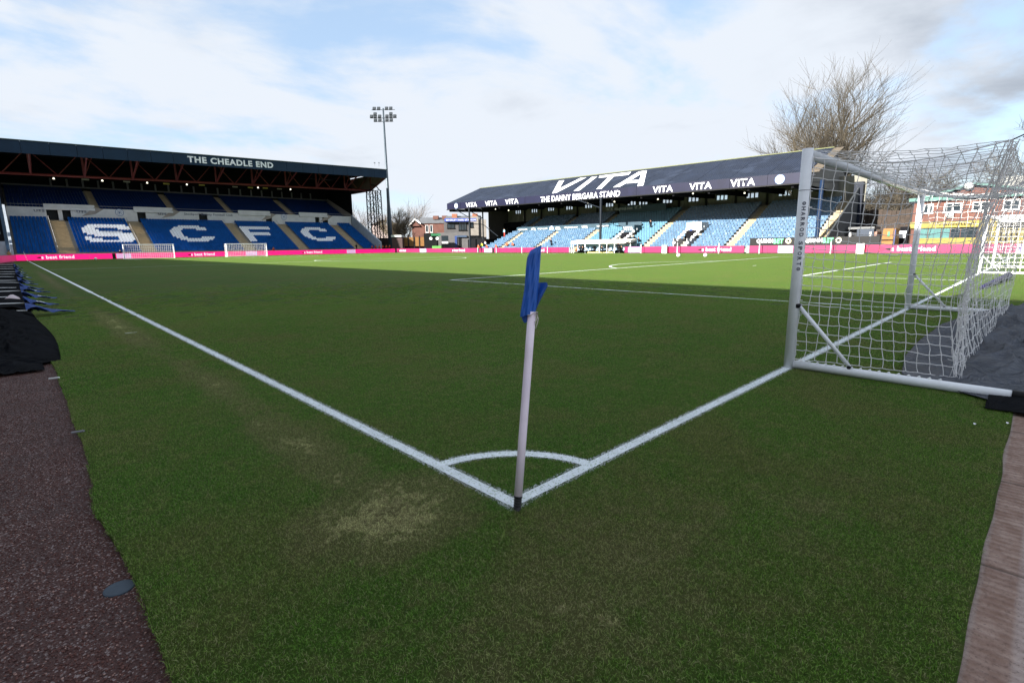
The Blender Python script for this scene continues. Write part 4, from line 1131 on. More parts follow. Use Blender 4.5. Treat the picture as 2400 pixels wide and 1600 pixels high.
    for p in wins:
        f_ = MB()
        for k in range(4): yv = p.y-1+k*2/3.; f_.box(XW-.05, XW+.22, yv-.06, yv+.06, p.z-.36, p.z+.36)
        fo = f_.obj('window', BLACK, t)
        g_ = MB(); g_.box(XW+.05, XW+.07, p.y-.99, p.y+.99, p.z-.355, p.z+.355); g_.obj('pane', PANE, fo)
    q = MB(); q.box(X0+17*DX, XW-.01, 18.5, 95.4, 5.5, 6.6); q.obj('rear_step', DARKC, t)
    # grey inner side wall (left end)
    q = MB(); q.box(X0+11*DX, XW, 90., 90.2, 0, 10.); q.obj('end_wall', mat('dark_grey_cladding', (.07, .065, .062), .8), t)
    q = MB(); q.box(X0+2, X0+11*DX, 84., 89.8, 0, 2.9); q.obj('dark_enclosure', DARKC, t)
    # roof
    XF, XR, XB_ = 72., 82., 91.; Y1, Y2 = 20.4, 95.6
    zf0, zf1, zr = 9.2, 10.55, 14.45
    def V(x, y, z): return (x, y, z + tzb(y))
    for k in range(15):
        ya, yb = Y1+(Y2-Y1)*k/15+.02, Y1+(Y2-Y1)*(k+1)/15-.02
        r1 = MB(); r1.hexa([V(XF+.05,ya,zf1-.1),V(XF+.05,yb,zf1-.1),V(XR,yb,zr),V(XR,ya,zr)], [V(XF+.05,ya,zf1+.05),V(XF+.05,yb,zf1+.05),V(XR,yb,zr+.15),V(XR,ya,zr+.15)]); r1.obj('roof_sheet', NAVYR, t)
    r2 = MB(); r2.hexa([V(XR+.01,Y1,zr),V(XR+.01,Y2,zr),V(XB_,Y2,zf1-.1),V(XB_,Y1,zf1-.1)], [V(XR+.01,Y1,zr+.15),V(XR+.01,Y2,zr+.15),V(XB_,Y2,zf1+.05),V(XB_,Y1,zf1+.05)]); r2.obj('roof', NAVYR, t)
    q = MB(); q.tube([V(XR,Y1,zr+.16),V(XR,Y2,zr+.16)], .10, 6); q.obj('roof_ridge', mat('mossy_ridge', (.12,.13,.06), .8), t)
    for k in range(15):
        ya, yb = Y1-.2+(Y2-Y1+.2)*k/15+.02, Y1-.2+(Y2-Y1+.2)*(k+1)/15-.02; pr = .15 - .01*(k % 2)
        fa = MB(); fa.hexa([V(XF-pr,ya,zf0),V(XF+.04,ya,zf0),V(XF+.04,yb,zf0),V(XF-pr,yb,zf0)], [V(XF-pr,ya,zf1),V(XF+.04,ya,zf1),V(XF+.04,yb,zf1),V(XF-pr,yb,zf1)]); fa.obj('fascia_panel', NAVYF, t)
    q = MB(); q.tube([V(XF-.25,Y1,zf0-.05),V(XF-.25,Y2,zf0-.05)], .09, 5); q.obj('gutter', BLACK, t)
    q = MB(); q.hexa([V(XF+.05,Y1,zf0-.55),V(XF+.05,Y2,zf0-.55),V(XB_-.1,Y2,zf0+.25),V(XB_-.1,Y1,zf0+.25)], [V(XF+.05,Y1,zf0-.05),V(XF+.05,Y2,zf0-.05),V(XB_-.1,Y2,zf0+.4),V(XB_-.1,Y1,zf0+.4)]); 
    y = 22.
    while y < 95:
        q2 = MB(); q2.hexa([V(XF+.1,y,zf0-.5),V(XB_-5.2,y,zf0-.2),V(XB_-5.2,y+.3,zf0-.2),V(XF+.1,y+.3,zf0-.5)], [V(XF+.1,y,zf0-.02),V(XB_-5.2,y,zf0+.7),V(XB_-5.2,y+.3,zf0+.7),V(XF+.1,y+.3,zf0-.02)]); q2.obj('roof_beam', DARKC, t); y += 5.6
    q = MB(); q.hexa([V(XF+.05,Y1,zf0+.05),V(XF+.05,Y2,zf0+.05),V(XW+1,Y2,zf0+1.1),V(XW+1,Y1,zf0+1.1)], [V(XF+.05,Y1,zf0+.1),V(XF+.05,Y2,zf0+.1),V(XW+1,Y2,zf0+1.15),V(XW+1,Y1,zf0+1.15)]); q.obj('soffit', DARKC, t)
    # gable ends
    GB = mat('grey_gable_cladding', (.12, .117, .112), .7, stripes=(0, 3, .02)); BB = mat('weathered_boards', (.09, .072, .052), .8, stripes=(0, 4, .03), var=.3, vscale=3)
    q = MB(); q.poly([V(XF+1.5,Y1+.05,zf0-.2),V(XB_-.3,Y1+.05,zf0-.2),V(XB_-.3,Y1+.05,zf1-.1),V(XR,Y1+.05,zr-.05),V(XF+1.5,Y1+.05,zf1+.4)], (0,1,0), .1); q.obj('gable', GB, t)
    for xa, za, xb_, zb_ in ((XF+.2, zf1-.1, XR, zr),):
        n_ = 9
        for k in range(n_):
            k0, k1 = k/n_, (k+.93)/n_
            q = MB(); q.hexa([V(xa+(xb_-xa)*k0,Y1-1.2,za+(zb_-za)*k0+.02),V(xa+(xb_-xa)*k1,Y1-1.2,za+(zb_-za)*k1+.02),V(xa+(xb_-xa)*k1,Y1-.02,za+(zb_-za)*k1+.02),V(xa+(xb_-xa)*k0,Y1-.02,za+(zb_-za)*k0+.02)],
                             [V(xa+(xb_-xa)*k0,Y1-1.2,za+(zb_-za)*k0+.12),V(xa+(xb_-xa)*k1,Y1-1.2,za+(zb_-za)*k1+.12),V(xa+(xb_-xa)*k1,Y1-.02,za+(zb_-za)*k1+.12),V(xa+(xb_-xa)*k0,Y1-.02,za+(zb_-za)*k0+.12)])
            q.obj('verge_board', BB, t)
    q = MB(); q.poly([V(XF,Y2-.1,zf1-.1),V(XB_,Y2-.1,zf1-.1),V(XR,Y2-.1,zr)], (0,1,0), .1); q.obj('gable', NAVYR, t)
    # columns
    q = MB(); q.hexa([(72,17.6,0),(86,17.6,0),(86,17.8,0),(72,17.8,0)], [(72,17.6,1.8),(86,17.6,9.3),(86,17.8,9.3),(72,17.8,1.8)]); q.obj('end_wall', mat('dark_end_wall', (.03,.035,.04), .7), t)
    CB = mat('blue_black_column', (.005, .009, .016), .5, spec=.2)
    for px, py, r_ in ((1407, 563, .22), (1102, 574, .20), (1133, 574, .16)):
        y = at(px, py, x=71.4 if px != 1133 else 76).y; x = 71.4 if px != 1133 else 76
        q = MB(); q.tube([(x,y,0),(x,y,9.3+tzb(y))], r_, 8); q.obj('roof_column', CB, t)
        q = MB(); q.tube([(x,y,7.5),(x-.1,y+5,9.2+tzb(y))], .09, 5); q.obj('column_bracket', CB, t)
    for y in (18.9,):
        q = MB(); q.tube([(72.6 if y > 18 else 84,y,0),(72.6 if y > 18 else 84,y,9.)], .25, 8); q.obj('roof_column', mat('blue_column', (.007, .020, .055), .5, spec=.2), t)
    q = MB(); q.box(85.2, 86.3, 17.2, 18.3, 0, 9.6); q.obj('corner_cladding', mat('dark_navy_corner', (.004,.008,.02), .5, spec=.2), t)
    y = at(1133, 560, x=76).y
    q = MB(); 
    for z in (3.4, 6.2): q.tube([(71.4, at(1102, 560, x=71.4).y, z), (76, y, z)], .08, 5)
    q.tube([(76,y,6.2),(76,y-5,3.4)], .08, 5); q.obj('end_bracing', CB, t)
    # rear posts against the wall
    for p in wins:
        q = MB(); q.box(XW-.35, XW-.15, p.y-2.6, p.y-2.3, 6.5, 10.); q.obj('rear_post', BLACK, t)
    # fascia lettering
    def ft(s_, px0, px1, py, h_, z_=None):
        a, b_ = at(px0, py, x=XF-.18), at(px1, py, x=XF-.18)
        zc = (zf0+zf1)/2 + tzb((a.y+b_.y)/2)
        text(s_, (XF-.18, a.y, zc-h_/2), (0,-1,-.0125), (0,0,1), abs(a.y-b_.y), h_, SIGNW, t, 'fascia_lettering', .018)
    ft('VITA', 1092, 1118, 486, .95); ft('VITA', 1137, 1165, 482, .95); ft('VITA', 1184, 1215, 478, .95)
    ft('THE DANNY BERGARA STAND', 1267, 1453, 460, 1.0)
    ft('VITA', 1530, 1577, 442, .95); ft('VITA', 1616, 1668, 434, .95); ft('VITA', 1712, 1770, 424, .98)
    for px, py in ((1069, 484), (1828, 416)):
        y = at(px, py, x=XF-.18).y; crest((XF-.16, y, (zf0+zf1)/2+tzb(y)), (0,-1,0), (0,0,1), .62, t)
    # big roof lettering
    A_ = Vector(V(XF+.05,Y1,zf1+.05)); B_ = Vector(V(XF+.05,Y2,zf1+.05)); C_ = Vector(V(XR,Y2,zr+.15)); nn = (B_-A_).cross(C_-A_).normalized()
    if nn.z < 0: nn = -nn
    def onroof(px, py):
        r_ = ray(px, py); tt = (A_-CAM).dot(nn)/r_.dot(nn); return CAM + r_*tt + nn*.03
    c4 = lambda x, y: (1030+x/5.227, 380+y/5.227)
    strokes = {'V': [[c4(1465,232),c4(1528,226),c4(1440,372),c4(1380,386)], [c4(1728,198),c4(1802,190),c4(1442,374),c4(1395,386),c4(1385,384),c4(1420,350)]],
               'I': [[c4(1870,184),c4(1936,178),c4(1712,352),c4(1645,356)]],
               'T': [[c4(1965,170),(1479,403.5),(1473,410.5),c4(1950,196)], [c4(2070,186),c4(2135,182),c4(1986,328),c4(1922,333)]],
               'A': [[(1437,439.5),(1497,403),(1516,400),(1453,438.5)], [(1505,401.8),(1516,400),(1508,435.5),(1494,437)], [(1462,431),(1469,424.5),(1497,422),(1495,428.5)]]}
    for L_, ps in strokes.items():
        q = MB()
        for k, pg in enumerate(ps):
            q.poly([onroof(*p) + nn*.004*k for p in pg], nn, .01)
        q.obj('roof_lettering', SIGNW, t)
    LAMP = MATS['lamp_glow']
    for px, py in ((1161, 491), (1192, 494), (1378, 478), (1440, 474), (1542, 468), (1624, 455), (1745, 454)):
        p = at(px, py, x=76.); q = MB(); q.tube([p, p+Vector((0,0,.10)), p+Vector((0,0,.2))], [.12, .12, .05], 8); q.obj('roof_lamp', LAMP, t)
SIGNW = mat('sign_white', (.72, .74, .78), .5)
PANE = bpy.data.materials.new('window_pane'); PANE.use_nodes = True
_n = PANE.node_tree; N, M, MIX, SM = nt_tools(_n)
_t = N('ShaderNodeBsdfTransparent', inp={0: (.9, .95, .97, 1)}); _g = N('ShaderNodeBsdfGlossy', inp={1: .05}); _m = N('ShaderNodeMixShader', inp={0: .12})
_n.links.new(_t.outputs[0], _m.inputs[1]); _n.links.new(_g.outputs[0], _m.inputs[2]); _n.links.new(_m.outputs[0], _n.nodes['Material Output'].inputs[0])
bergara()

# ------------------------------------------------------------------ perimeter LED boards
def boards():
    BACK = mat('board_back', (.03, .03, .035), .6)
    def run(axis, fixed, a, b_, items, label, idx):
        """axis 0: board along X facing -Y at y=fixed ; axis 1: along Y facing -X at x=fixed"""
        mid = (a+b_)/2
        t = empty('advertising_board', (mid, fixed, 0) if axis == 0 else (fixed, mid, 0), label, 'advertising board', 'pink screens round the pitch')
        lo, hi = min(a, b_), max(a, b_)
        q = MB(); z0, z1 = .04, 1.0
        if axis == 0: q.box(lo+.02, hi-.02, fixed+.03, fixed+.18, z0, z1)
        else: q.box(fixed+.03, fixed+.18, lo+.02, hi-.02, z0, z1)
        q.obj('cabinet', BACK, t)
        n = max(1, round((hi-lo)/3.0))
        ms = None
        for k in range(n):
            p0, p1 = lo+(hi-lo)*k/n+.012, lo+(hi-lo)*(k+1)/n-.012
            q = MB()
            if axis == 0: q.box(p0, p1, fixed, fixed+.028, z0+.03, z1-.01)
            else: q.box(fixed, fixed+.028, p0, p1, z0+.03, z1-.01)
            q.obj('screen_panel', PINKB if axis == 0 else PINK, t)
        u = (1,0,0) if axis == 0 else (0,-1,0)
        for it in items:
            s_ = it[0]; p0, p1 = it[1], it[2]
            org = (p0, fixed-.012, .0) if axis == 0 else (fixed-.012, p0, .0); wd = abs(p1-p0)
            def blk(m_, zz0, zz1, pr, a0=0., a1=1., nm='screen_block'):
                q = MB(); 
                c0 = p0+(p1-p0)*a0; c1 = p0+(p1-p0)*a1
                if axis == 0: q.box(c0, c1, fixed-pr, fixed-.002, zz0, zz1)
                else: q.box(fixed-pr, fixed-.002, min(c0,c1), max(c0,c1), zz0, zz1)
                return q.obj(nm, m_, t)
            if s_ == 'text':
                text('s best friend', (org[0], org[1], .27), u, (0,0,1), wd*1.02, .56, LEDTXT, t, 'screen_lettering', .022)
                # dark tail of an animal before the words
                q = MB(); U = Vector(u); o_ = Vector((org[0], org[1], 0)); L_ = wd*.16
                q.poly([o_-U*L_+Vector((0,0,.50)), o_-U*L_*.5+Vector((0,0,.40)), o_-U*.08+Vector((0,0,.36)), o_-U*.02+Vector((0,0,.60)), o_-U*L_*.4+Vector((0,0,.62))], (0,-1,0) if axis == 0 else (-1,0,0), .006)
                q.obj('screen_silhouette', BLACK, t)
            elif s_ == 'vit':
                blk(LILAC, .07, .97, .008)
                text('Vitality', (org[0] + (.05*(p1-p0) if axis == 0 else 0), org[1]+(0 if axis == 0 else .05*(p1-p0)), .28), u, (0,0,1), wd*.88, .5, PURPLE, t, 'screen_lettering', .01)
            elif s_ == 'puck':
                blk(LILAC, .1, .94, .008)
                for r_ in range(3): text(('OFFICIAL', 'VITALITY', 'PARTNER')[r_], (org[0]+(.06*(p1-p0) if axis == 0 else 0), org[1]+(0 if axis == 0 else .06*(p1-p0)), .70-.26*r_), u, (0,0,1), wd*.85, .17, PURPLE if axis else PINKB, t, 'screen_lettering', .01)
            elif s_ == 'dark': blk(BLACK, .05, .97, .012)
            elif s_ == 'grey': blk(mat('grey_cabinet', (.30,.30,.31), .5, .4), .05, .97, .05)
            elif s_ == 'bright':
                q = MB(); q.poly([(fixed-.008, p0+(p1-p0)*(.0), .08), (fixed-.008, p0+(p1-p0)*.6, .08), (fixed-.008, p0+(p1-p0)*.95, .35), (fixed-.008, p0+(p1-p0)*.95, .7), (fixed-.008, p0+(p1-p0)*.6, .93), (fixed-.008, p0, .93)], (-1,0,0), .004)
                q.obj('screen_block', mat('hot_pink_screen', (.24, .0, .035), .4, emit=.3), t)
    YB = 112.9; XB = 69.0
    bx_ = lambda px: at(px, 604, y=YB).x
    by_ = lambda px: at(px, 588, x=XB).y
    C = [(37, 210, [('text', 97, 173)], 'Pink screen board by the far left corner, below the first block of blue seats'),
         (210, 320, [('dark', 264, 272), ('puck', 274, 308)], 'Pink screen board with white block behind the left post of the left far goal'),
         (320, 430, [], 'Plain pink screen board seen through the left far goal'),
         (430, 528, [('text', 449, 503)], 'Pink screen board lettered in white between the two far goals'),
         (528, 640, [('puck', 578, 604)], 'Pink screen board with white block seen through the right far goal'),
         (640, 780, [('text', 714, 755)], 'Pink screen board lettered in white right of the far goals'),
         (780, 927, [('puck', 814, 834)], 'Pink screen board with white block in front of the orange stewards')]
    for i, (a, b_, it, lb) in enumerate(C): run(0, YB, bx_(a), min(bx_(b_), 68.9), [(s_, bx_(p), bx_(q_)) for s_, p, q_ in it], lb, i)
    B = [(929, 1000, [('text', 936, 951), ('puck', 984, 999)], 'Pink screen board in front of the orange fence near the floodlight mast'),
         (1000, 1100, [('text', 1060, 1089)], 'Pink screen board in front of the grey building, lettered white'),
         (1100, 1235, [('puck', 1135, 1153), ('dark', 1154, 1158)], 'Pink screen board in front of the left end of the sky blue seats'),
         (1235, 1336, [('text', 1248, 1275), ('grey', 1334, 1336)], 'Pink screen board right behind the corner flag top'),
         (1463, 1550, [('puck', 1472, 1500)], 'Short pink screen board just right of the white dugout'),
         (1550, 1744, [('bright', 1567, 1582), ('text', 1645, 1712)], 'Pink screen board with s best friend in front of the middle stair'),
         (1750, 1905, [('grey', 1749.5, 1756), ('vit', 1823, 1858)], 'Pink screen board reading Vitality left of the nearest goalpost'),
         (1905, 2020, [], 'Plain pink screen board seen through the side net of the goal'),
         (2020, 2230, [('bright', 2022, 2075), ('text', 2088, 2190)], 'Pink screen board with s best friend seen through the goal net'),
         (2230, 2400, [('vit', 2384, 2400)], 'Pink screen board below the yellow academy front')]
    for i, (a, b_, it, lb) in enumerate(B): run(1, XB, by_(a), by_(b_), [(s_, by_(p), by_(q_)) for s_, p, q_ in it], lb, 10+i)
    # return of the boards along the left side
    t = empty('advertising_board', (-2.5, 100, 0), 'pink screen board turning back along the left edge beyond the flags', 'advertising board', 'pink screens round the pitch')
    a, b_ = Vector((bx_(36), YB, 0)), Vector((-4.1, 84, 0)); d = (b_-a); n_ = Vector((-d.y, d.x, 0)).normalized()
    q = MB(); q.poly([a+Vector((0,0,.05)), b_+Vector((0,0,.05)), b_+Vector((0,0,1.)), a+Vector((0,0,1.))], n_, .12); q.obj('screen_panel', PINK, t)
    q = MB(); a1, a2 = a+d*.45, a+d*.72; q.poly([a1+Vector((0,0,.1)), a2+Vector((0,0,.1)), a2+Vector((0,0,.95)), a1+Vector((0,0,.95))], -n_, .01); q.obj('screen_block', LILAC, t)
boards()

# small things along the far boards
def pole_thing(px, py, h, label, x=68.2):
    p = at(px, py, x=x); q = MB(); q.tube([(x, p.y, 0), (x, p.y, h)], .05, 6); tag(q.obj('training_pole', WHITE), label, 'pole', 'white training poles along the right boards')
for px, h, lb in ((1120, 1.15, 'white pole left of the standing steward'), (1163, 1.1, 'white pole below the second orange steward'), (1223, 1.1, 'white pole left of the corner flag top'), (1283, 1.1, 'white pole right of the corner flag top'),
                  (1344, 1.9, 'tall white pole left of the dugout'), (1422, 1.7, 'white pole at the right end of the dugout'), (1502, 1.4, 'white pole right of the dugout board'),
                  (1587, 1.5, 'white pole left of the words best friend'), (1684, 1.4, 'white pole crossing the words best friend'), (1779, 1.5, 'white pole left of the Vitality panel'), (1946, 1.4, 'white pole seen through the goal side net')):
    pole_thing(px, 592, h, lb[0].upper()+lb[1:])
for px, lb in ((1557, 'white box standing against the pink boards'), (2015, 'white numbered box against the boards, seen through the goal net')):
    y = at(px, 595, x=68.5).y; q = MB(); q.box(68.4, 68.7, y-.38, y+.38, 0, 1.15); q.box(68.37, 68.399, y-.3, y+.3, .75, 1.08); o = q.obj('marker_box', mat('cream_board', (.7,.69,.62), .5)); tag(o, lb, 'box')
# corner flag at the far left corner
q = MB(); q.tube([(-.05, PL, 0), (-.35, PL, 1.55)], .035, 6); tag(q.obj('corner_flag', WHITE), 'thin white pole at the far left corner of the pitch', 'corner flag')
# footballs and cones near boards
for px, py, lb in ((225, 608, 'football near the far left boards'), (1590, 600, 'football below the left of the word best'), (1653, 600, 'football below the word best')):
    p = at(px, py, z=.11) if px > 300 else at(px, 612, y=108.) ; bm = bmesh.new(); bmesh.ops.create_icosphere(bm, subdivisions=2, radius=.2); me = bpy.data.meshes.new('ball'); bm.to_mesh(me); bm.free(); me.materials.append(WHITE)
    for pl_ in me.polygons: pl_.use_smooth = True
    o = bpy.data.objects.new('football', me); COL.objects.link(o); o.location = (min(p.x, 68.), p.y, .2) if px > 300 else (p.x, 108, .2); tag(o, lb, 'football')

# ------------------------------------------------------------------ dugout
def dugout():
    ya, yb = at(1345, 575, x=70).y, at(1484, 575, x=70).y; lo, hi = min(ya, yb), max(ya, yb)
    t = empty('dugout', (70, (ya+yb)/2, 0), 'low white roofed dugout between the pink boards below the sky blue seats', 'dugout')
    q = MB(); q.hexa([(69.2,lo,1.55),(69.2,hi,1.55),(71.0,hi,2.0),(71.0,lo,2.0)], [(69.2,lo,2.05),(69.2,hi,2.05),(71.0,hi,2.25),(71.0,lo,2.25)]); q.obj('roof', mat('cream_canopy', (.68,.66,.6), .6), t)
    q = MB(); q.box(71., 71.1, lo, hi, 0, 2.0); q.obj('back_panel', mat('pale_blue_panel', (.35, .5, .62), .5), t)
    for k in range(14):
        y = lo+.5+k*(hi-lo-1)/13
        q = MB(); q.box(70.3, 70.75, y-.22, y+.22, .35, .45); q.box(70.7, 70.8, y-.22, y+.22, .45, 1.1); q.obj('bench_seat', mat('pale_seat', (.45, .6, .75), .4) if k % 3 else BLACK, t)
    for k in range(5):
        y = lo+.05+k*(hi-lo-.1)/4; q = MB(); q.box(69.25, 69.33, y-.06, y+.06, 0, 1.56); q.obj('post', WHITE, t)
    q = MB(); q.box(69.0, 69.2, lo+3.2, hi-3.8, 0, .16); q.obj('kerb_step', mat('yellow_step', (.55, .48, .2), .7), t)
    q = MB(); y0 = lo
    q.poly([(69.1, y0+1.6, 1.3), (69.1, y0-.6, 1.55), (69.1, y0+.4, 1.72), (69.1, y0+.2, 1.95)], (1,0,0), 1.2); q.obj('black_cover', BLACK, t)
dugout()

# ------------------------------------------------------------------ people
def person(p, facing, h, top, legs, pose, label, hair=HAIR, arm=0.):
    """body: one continuous skinned mesh, hair and feet separate"""
    t = empty('person', p, label, 'person')
    s = h/1.8; fwd = Vector((math.cos(facing), math.sin(facing), 0)); sd = Vector((-fwd.y, fwd.x, 0)); up = Vector((0,0,1)); P = Vector(p)
    if pose == 'stand': hip, knL, knR, ftL, ftR = .95, (.1,.04,.50), (-.1,-.02,.50), (.11,0,.05), (-.11,.06,.05)
    elif pose == 'crouch': hip, knL, knR, ftL, ftR = .42, (.14,.42,.50), (-.14,.42,.48), (.13,.1,.05), (-.13,.12,.05)
    else: hip, knL, knR, ftL, ftR = .46, (.11,.42,.48), (-.11,.42,.48), (.11,.45,.05), (-.11,.45,.05)
    def Q(a, f_, z): return P + (sd*a + fwd*f_)*s + up*z*s
    lean = .06 if pose == 'stand' else .16
    V = [(0,0,hip), (0,lean*.5,hip+.25), (0,lean,hip+.45), (0,lean*1.1,hip+.56), (0,lean*1.3+.02,hip+.66), (0,lean*1.3+.03,hip+.78)]
    Rr = [.15,.145,.155,.065,.09,.085]; E_ = [(0,1),(1,2),(2,3),(3,4),(4,5)]
    for sg, kn, ft in ((1, knL, ftL), (-1, knR, ftR)):
        b0 = len(V); V += [(sg*.10, 0, hip-.05), kn, (ft[0], ft[1], ft[2]), (ft[0], ft[1]+.16, .04)]; Rr += [.095,.065,.045,.045]; E_ += [(0,b0),(b0,b0+1),(b0+1,b0+2),(b0+2,b0+3)]
        b0 = len(V); 
        if arm and sg > 0: el, hd = (.30, .18, hip+.42), (.33, .38, hip+.62)
        else: el, hd = (sg*.27, lean-.02, hip+.20), (sg*.24, lean+.18, hip+.02 if pose != 'sit' else hip+.06)
        V += [(sg*.19, lean, hip+.47), el, hd]; Rr += [.065,.048,.038]; E_ += [(2,b0),(b0,b0+1),(b0+1,b0+2)]
    me = bpy.data.meshes.new('body'); me.from_pydata([Q(*v) for v in V], E_, [])
    o = bpy.data.objects.new('body', me); COL.objects.link(o)
    md = o.modifiers.new('skin', 'SKIN'); md.use_smooth_shade = True
    for i, sv in enumerate(me.skin_vertices[0].data): sv.radius = (Rr[i]*s, Rr[i]*s*.85); sv.use_root = (i == 0)
    o.modifiers.new('sub', 'SUBSURF').levels = 1
    dg = bpy.context.evaluated_depsgraph_get(); dg.update()
    m2 = bpy.data.meshes.new_from_object(o.evaluated_get(dg)); bpy.data.objects.remove(o)
    m2.materials.clear()
    for mm in (top, legs, SKIN): m2.materials.append(mm)
    zt, zh = P.z+(hip+.02)*s, P.z+(hip+.545)*s
    for pl_ in m2.polygons:
        c = pl_.center; loc = c - P; a = abs(loc.dot(sd)); f_ = loc.dot(fwd)
        hand = a > .20*s and c.z < P.z+(hip+.06)*s and a < .4*s and c.z > P.z+(hip-.06)*s and pose == 'stand'
        pl_.material_index = 2 if (c.z > zh or hand) else (0 if c.z > zt else 1)
        if pose != 'stand' and f_ > .25*s and c.z < P.z+(hip+.1)*s: pl_.material_index = 1
    ob = bpy.data.objects.new('body', m2); COL.objects.link(ob); ob.parent = t; ob.matrix_parent_inverse = par_inv(t)
    q = MB(); hc = Q(0, lean*1.3+.0, hip+.80)
    q.tube([hc+up*-.08*s, hc+up*.0, hc+up*.06*s, hc+up*.095*s], [.085*s,.10*s,.085*s,.03*s], 8); q.obj('hair', hair, t, True)
    # strip across the vest
    return t
PF = math.pi
def at_b(px, x): return at(px, 588, x=x)
def P_(px, x, z): p = at(px, 588, x=x); return (x, p.y, z)
person(P_(1122, 68.3, 0), PF, 1.82, ORANGE, CLOTHD, 'stand', 'standing steward in orange jacket and black trousers before the right boards')
seatz = lambda i: .5+.4*i
for px, i, tp, lb in ((1131, 1, YELLOWV, 'seated steward in yellow green jacket beside the standing one'), (1142, 0, ORANGE, 'steward in orange seated right of the yellow jacket'),
        (1164, 0, ORANGE, 'steward in orange seated at the foot of the left stair'), (1189, 1, ORANGE, 'steward in orange seated left of the pair in the front rows'), (1203, 1, ORANGE, 'steward in orange seated right of the pair in the front rows')):
    person(P_(px, 71.35+.79*i, seatz(i)), PF, 1.8, tp, CLOTHD, 'sit', lb)
person(P_(1292, 72.1, seatz(1)), PF, 1.8, CLOTHD, CLOTHD, 'stand', 'person in black standing in the front rows of pale seats')
person(P_(1183, 77.0, seatz(7)), PF, 1.8, mat('light_blue_coat', (.25,.5,.65), .7), mat('red_trousers', (.6,.05,.03), .7), 'stand', 'person in light blue top and red trousers high on the left stair')
person(P_(1139, 73.0, seatz(2)), PF, 1.7, mat('pale_coat', (.55,.6,.65), .7), CLOTHD, 'sit', 'person in pale coat seated at the dark left end of the stand')
person(P_(1449, 68.3, 0), PF, 1.85, CLOTHD, CLOTHD, 'stand', 'person in dark tracksuit standing before the dugout')
for px, lb in ((1360, 'crouching person in black left of the dugout'), (1367, 'crouching person in dark kit beside the orange ball bag'), (1412, 'person in dark kit crouching under the dugout roof'), (1452, 'person in dark kit crouching by the right dugout post')):
    person(P_(px if px != 1452 else 1458, 68.8, 0), PF, 1.75, CLOTHD, CLOTHD, 'crouch', lb)
person(P_(1365, 68.4, 0) if 0 else P_(1352, 68.6, 0), PF, 1.5, ORANGE, CLOTHD, 'crouch', 'crouching person in orange bib left of the dugout')
for px, i, lb in ((1486, 3, 'photographer in dark clothes low on the stair right of the dugout'), (1497, 2, 'second dark figure low on the same stair'), (1523, 8, 'dark figure standing halfway up that stair')):
    person(P_(px, 71.3+.79*i, seatz(i)), PF, 1.75, CLOTHD, CLOTHD, 'sit' if i < 5 else 'stand', lb)
person(P_(1617, 74.4, seatz(4)), PF, 1.75, mat('blue_coat', (.03,.08,.35), .7), CLOTHD, 'stand', 'person in blue coat at the middle entrance between white seat caps')
for k, (px, lb) in enumerate(((872, 'first'), (880, 'second'), (889, 'third'), (897, 'fourth'), (905, 'fifth'), (913, 'sixth'))):
    p = at(px, 588, y=114.6); person((p.x, 114.6, .78), -math.pi/2, 1.7, ORANGE, CLOTHD, 'sit', lb.capitalize() + ' from the left of the orange stewards seated beside the floodlight mast')
p = at(836, 588, y=115.2); person((p.x, 115.2, .6), -math.pi/2, 1.8, CLOTHD, CLOTHD, 'stand', 'person in black standing at the foot of the right aisle of the blue stand')
p = at(641, 588, y=114.4); person((p.x, 114.4, .6), -math.pi/2, 1.7, ORANGE, CLOTHD, 'sit', 'steward in orange seated right of the right far goal')
p = at(283, 600, y=114.4); person((p.x, 114.4, .35), -math.pi/2, 1.75, CLOTHD, CLOTHD, 'sit', 'dark figure seated behind the boards left of the left far goal')
p = at(27, 600, y=111.5); person((-2.0, 111.5, 0), -math.pi/2, 1.75, mat('tan_coat', (.35,.22,.08), .7), CLOTHD, 'stand', 'person in tan jacket standing behind the far left corner')

# ------------------------------------------------------------------ backdrop buildings
FW_ = Vector((fx.x, fx.y, 0)).normalized(); RW_ = Vector((FW_.y, -FW_.x, 0))
def frame_at(px, depth, turn=0.):
    p = CAM + ray(px, 588)*depth; a = math.atan2(RW_.y, RW_.x) + R(turn)
    return Matrix.Translation((p.x, p.y, 0)) @ Matrix.Rotation(a, 4, 'Z')
def zat(py, px, depth): return (CAM + ray(px, py)*depth).z
def brickmat(name, c1, c2, mortar, sc=1.):
    mt = bpy.data.materials.new(name); mt.use_nodes = True; nt = mt.node_tree; N, M, MIX, SM = nt_tools(nt); b = nt.nodes['Principled BSDF']; b.inputs['Roughness'].default_value = .85
    geo = N('ShaderNodeNewGeometry'); sp = N('ShaderNodeSeparateXYZ'); nt.links.new(geo.outputs['Position'], sp.inputs[0])
    cb = N('ShaderNodeCombineXYZ'); nt.links.new(M('SUBTRACT', sp.outputs[0], sp.outputs[1]), cb.inputs[0]); nt.links.new(sp.outputs[2], cb.inputs[1])
    br = N('ShaderNodeTexBrick', inp={'Scale': 1., 'Brick Width': .225*sc, 'Row Height': .075*sc, 'Mortar Size': .01*sc, 'Color1': c1+(1,), 'Color2': c2+(1,), 'Mortar': mortar+(1,)}); nt.links.new(cb.outputs[0], br.inputs['Vector'])
    nz = N('ShaderNodeTexNoise', inp={'Scale': .8, 'Detail': 5.}); nt.links.new(geo.outputs['Position'], nz.inputs['Vector'])
    nt.links.new(MIX(SM(nz.outputs[0], .35, .7, 0., .35), br.outputs[0], tuple(c*.6 for c in c1)), b.inputs['Base Color']); return mt
BRK = brickmat('red_brick', (.10, .027, .018), (.13, .038, .025), (.12, .09, .075)); BRD = brickmat('dark_brick', (.17, .07, .05), (.2, .09, .07), (.22,.2,.18))
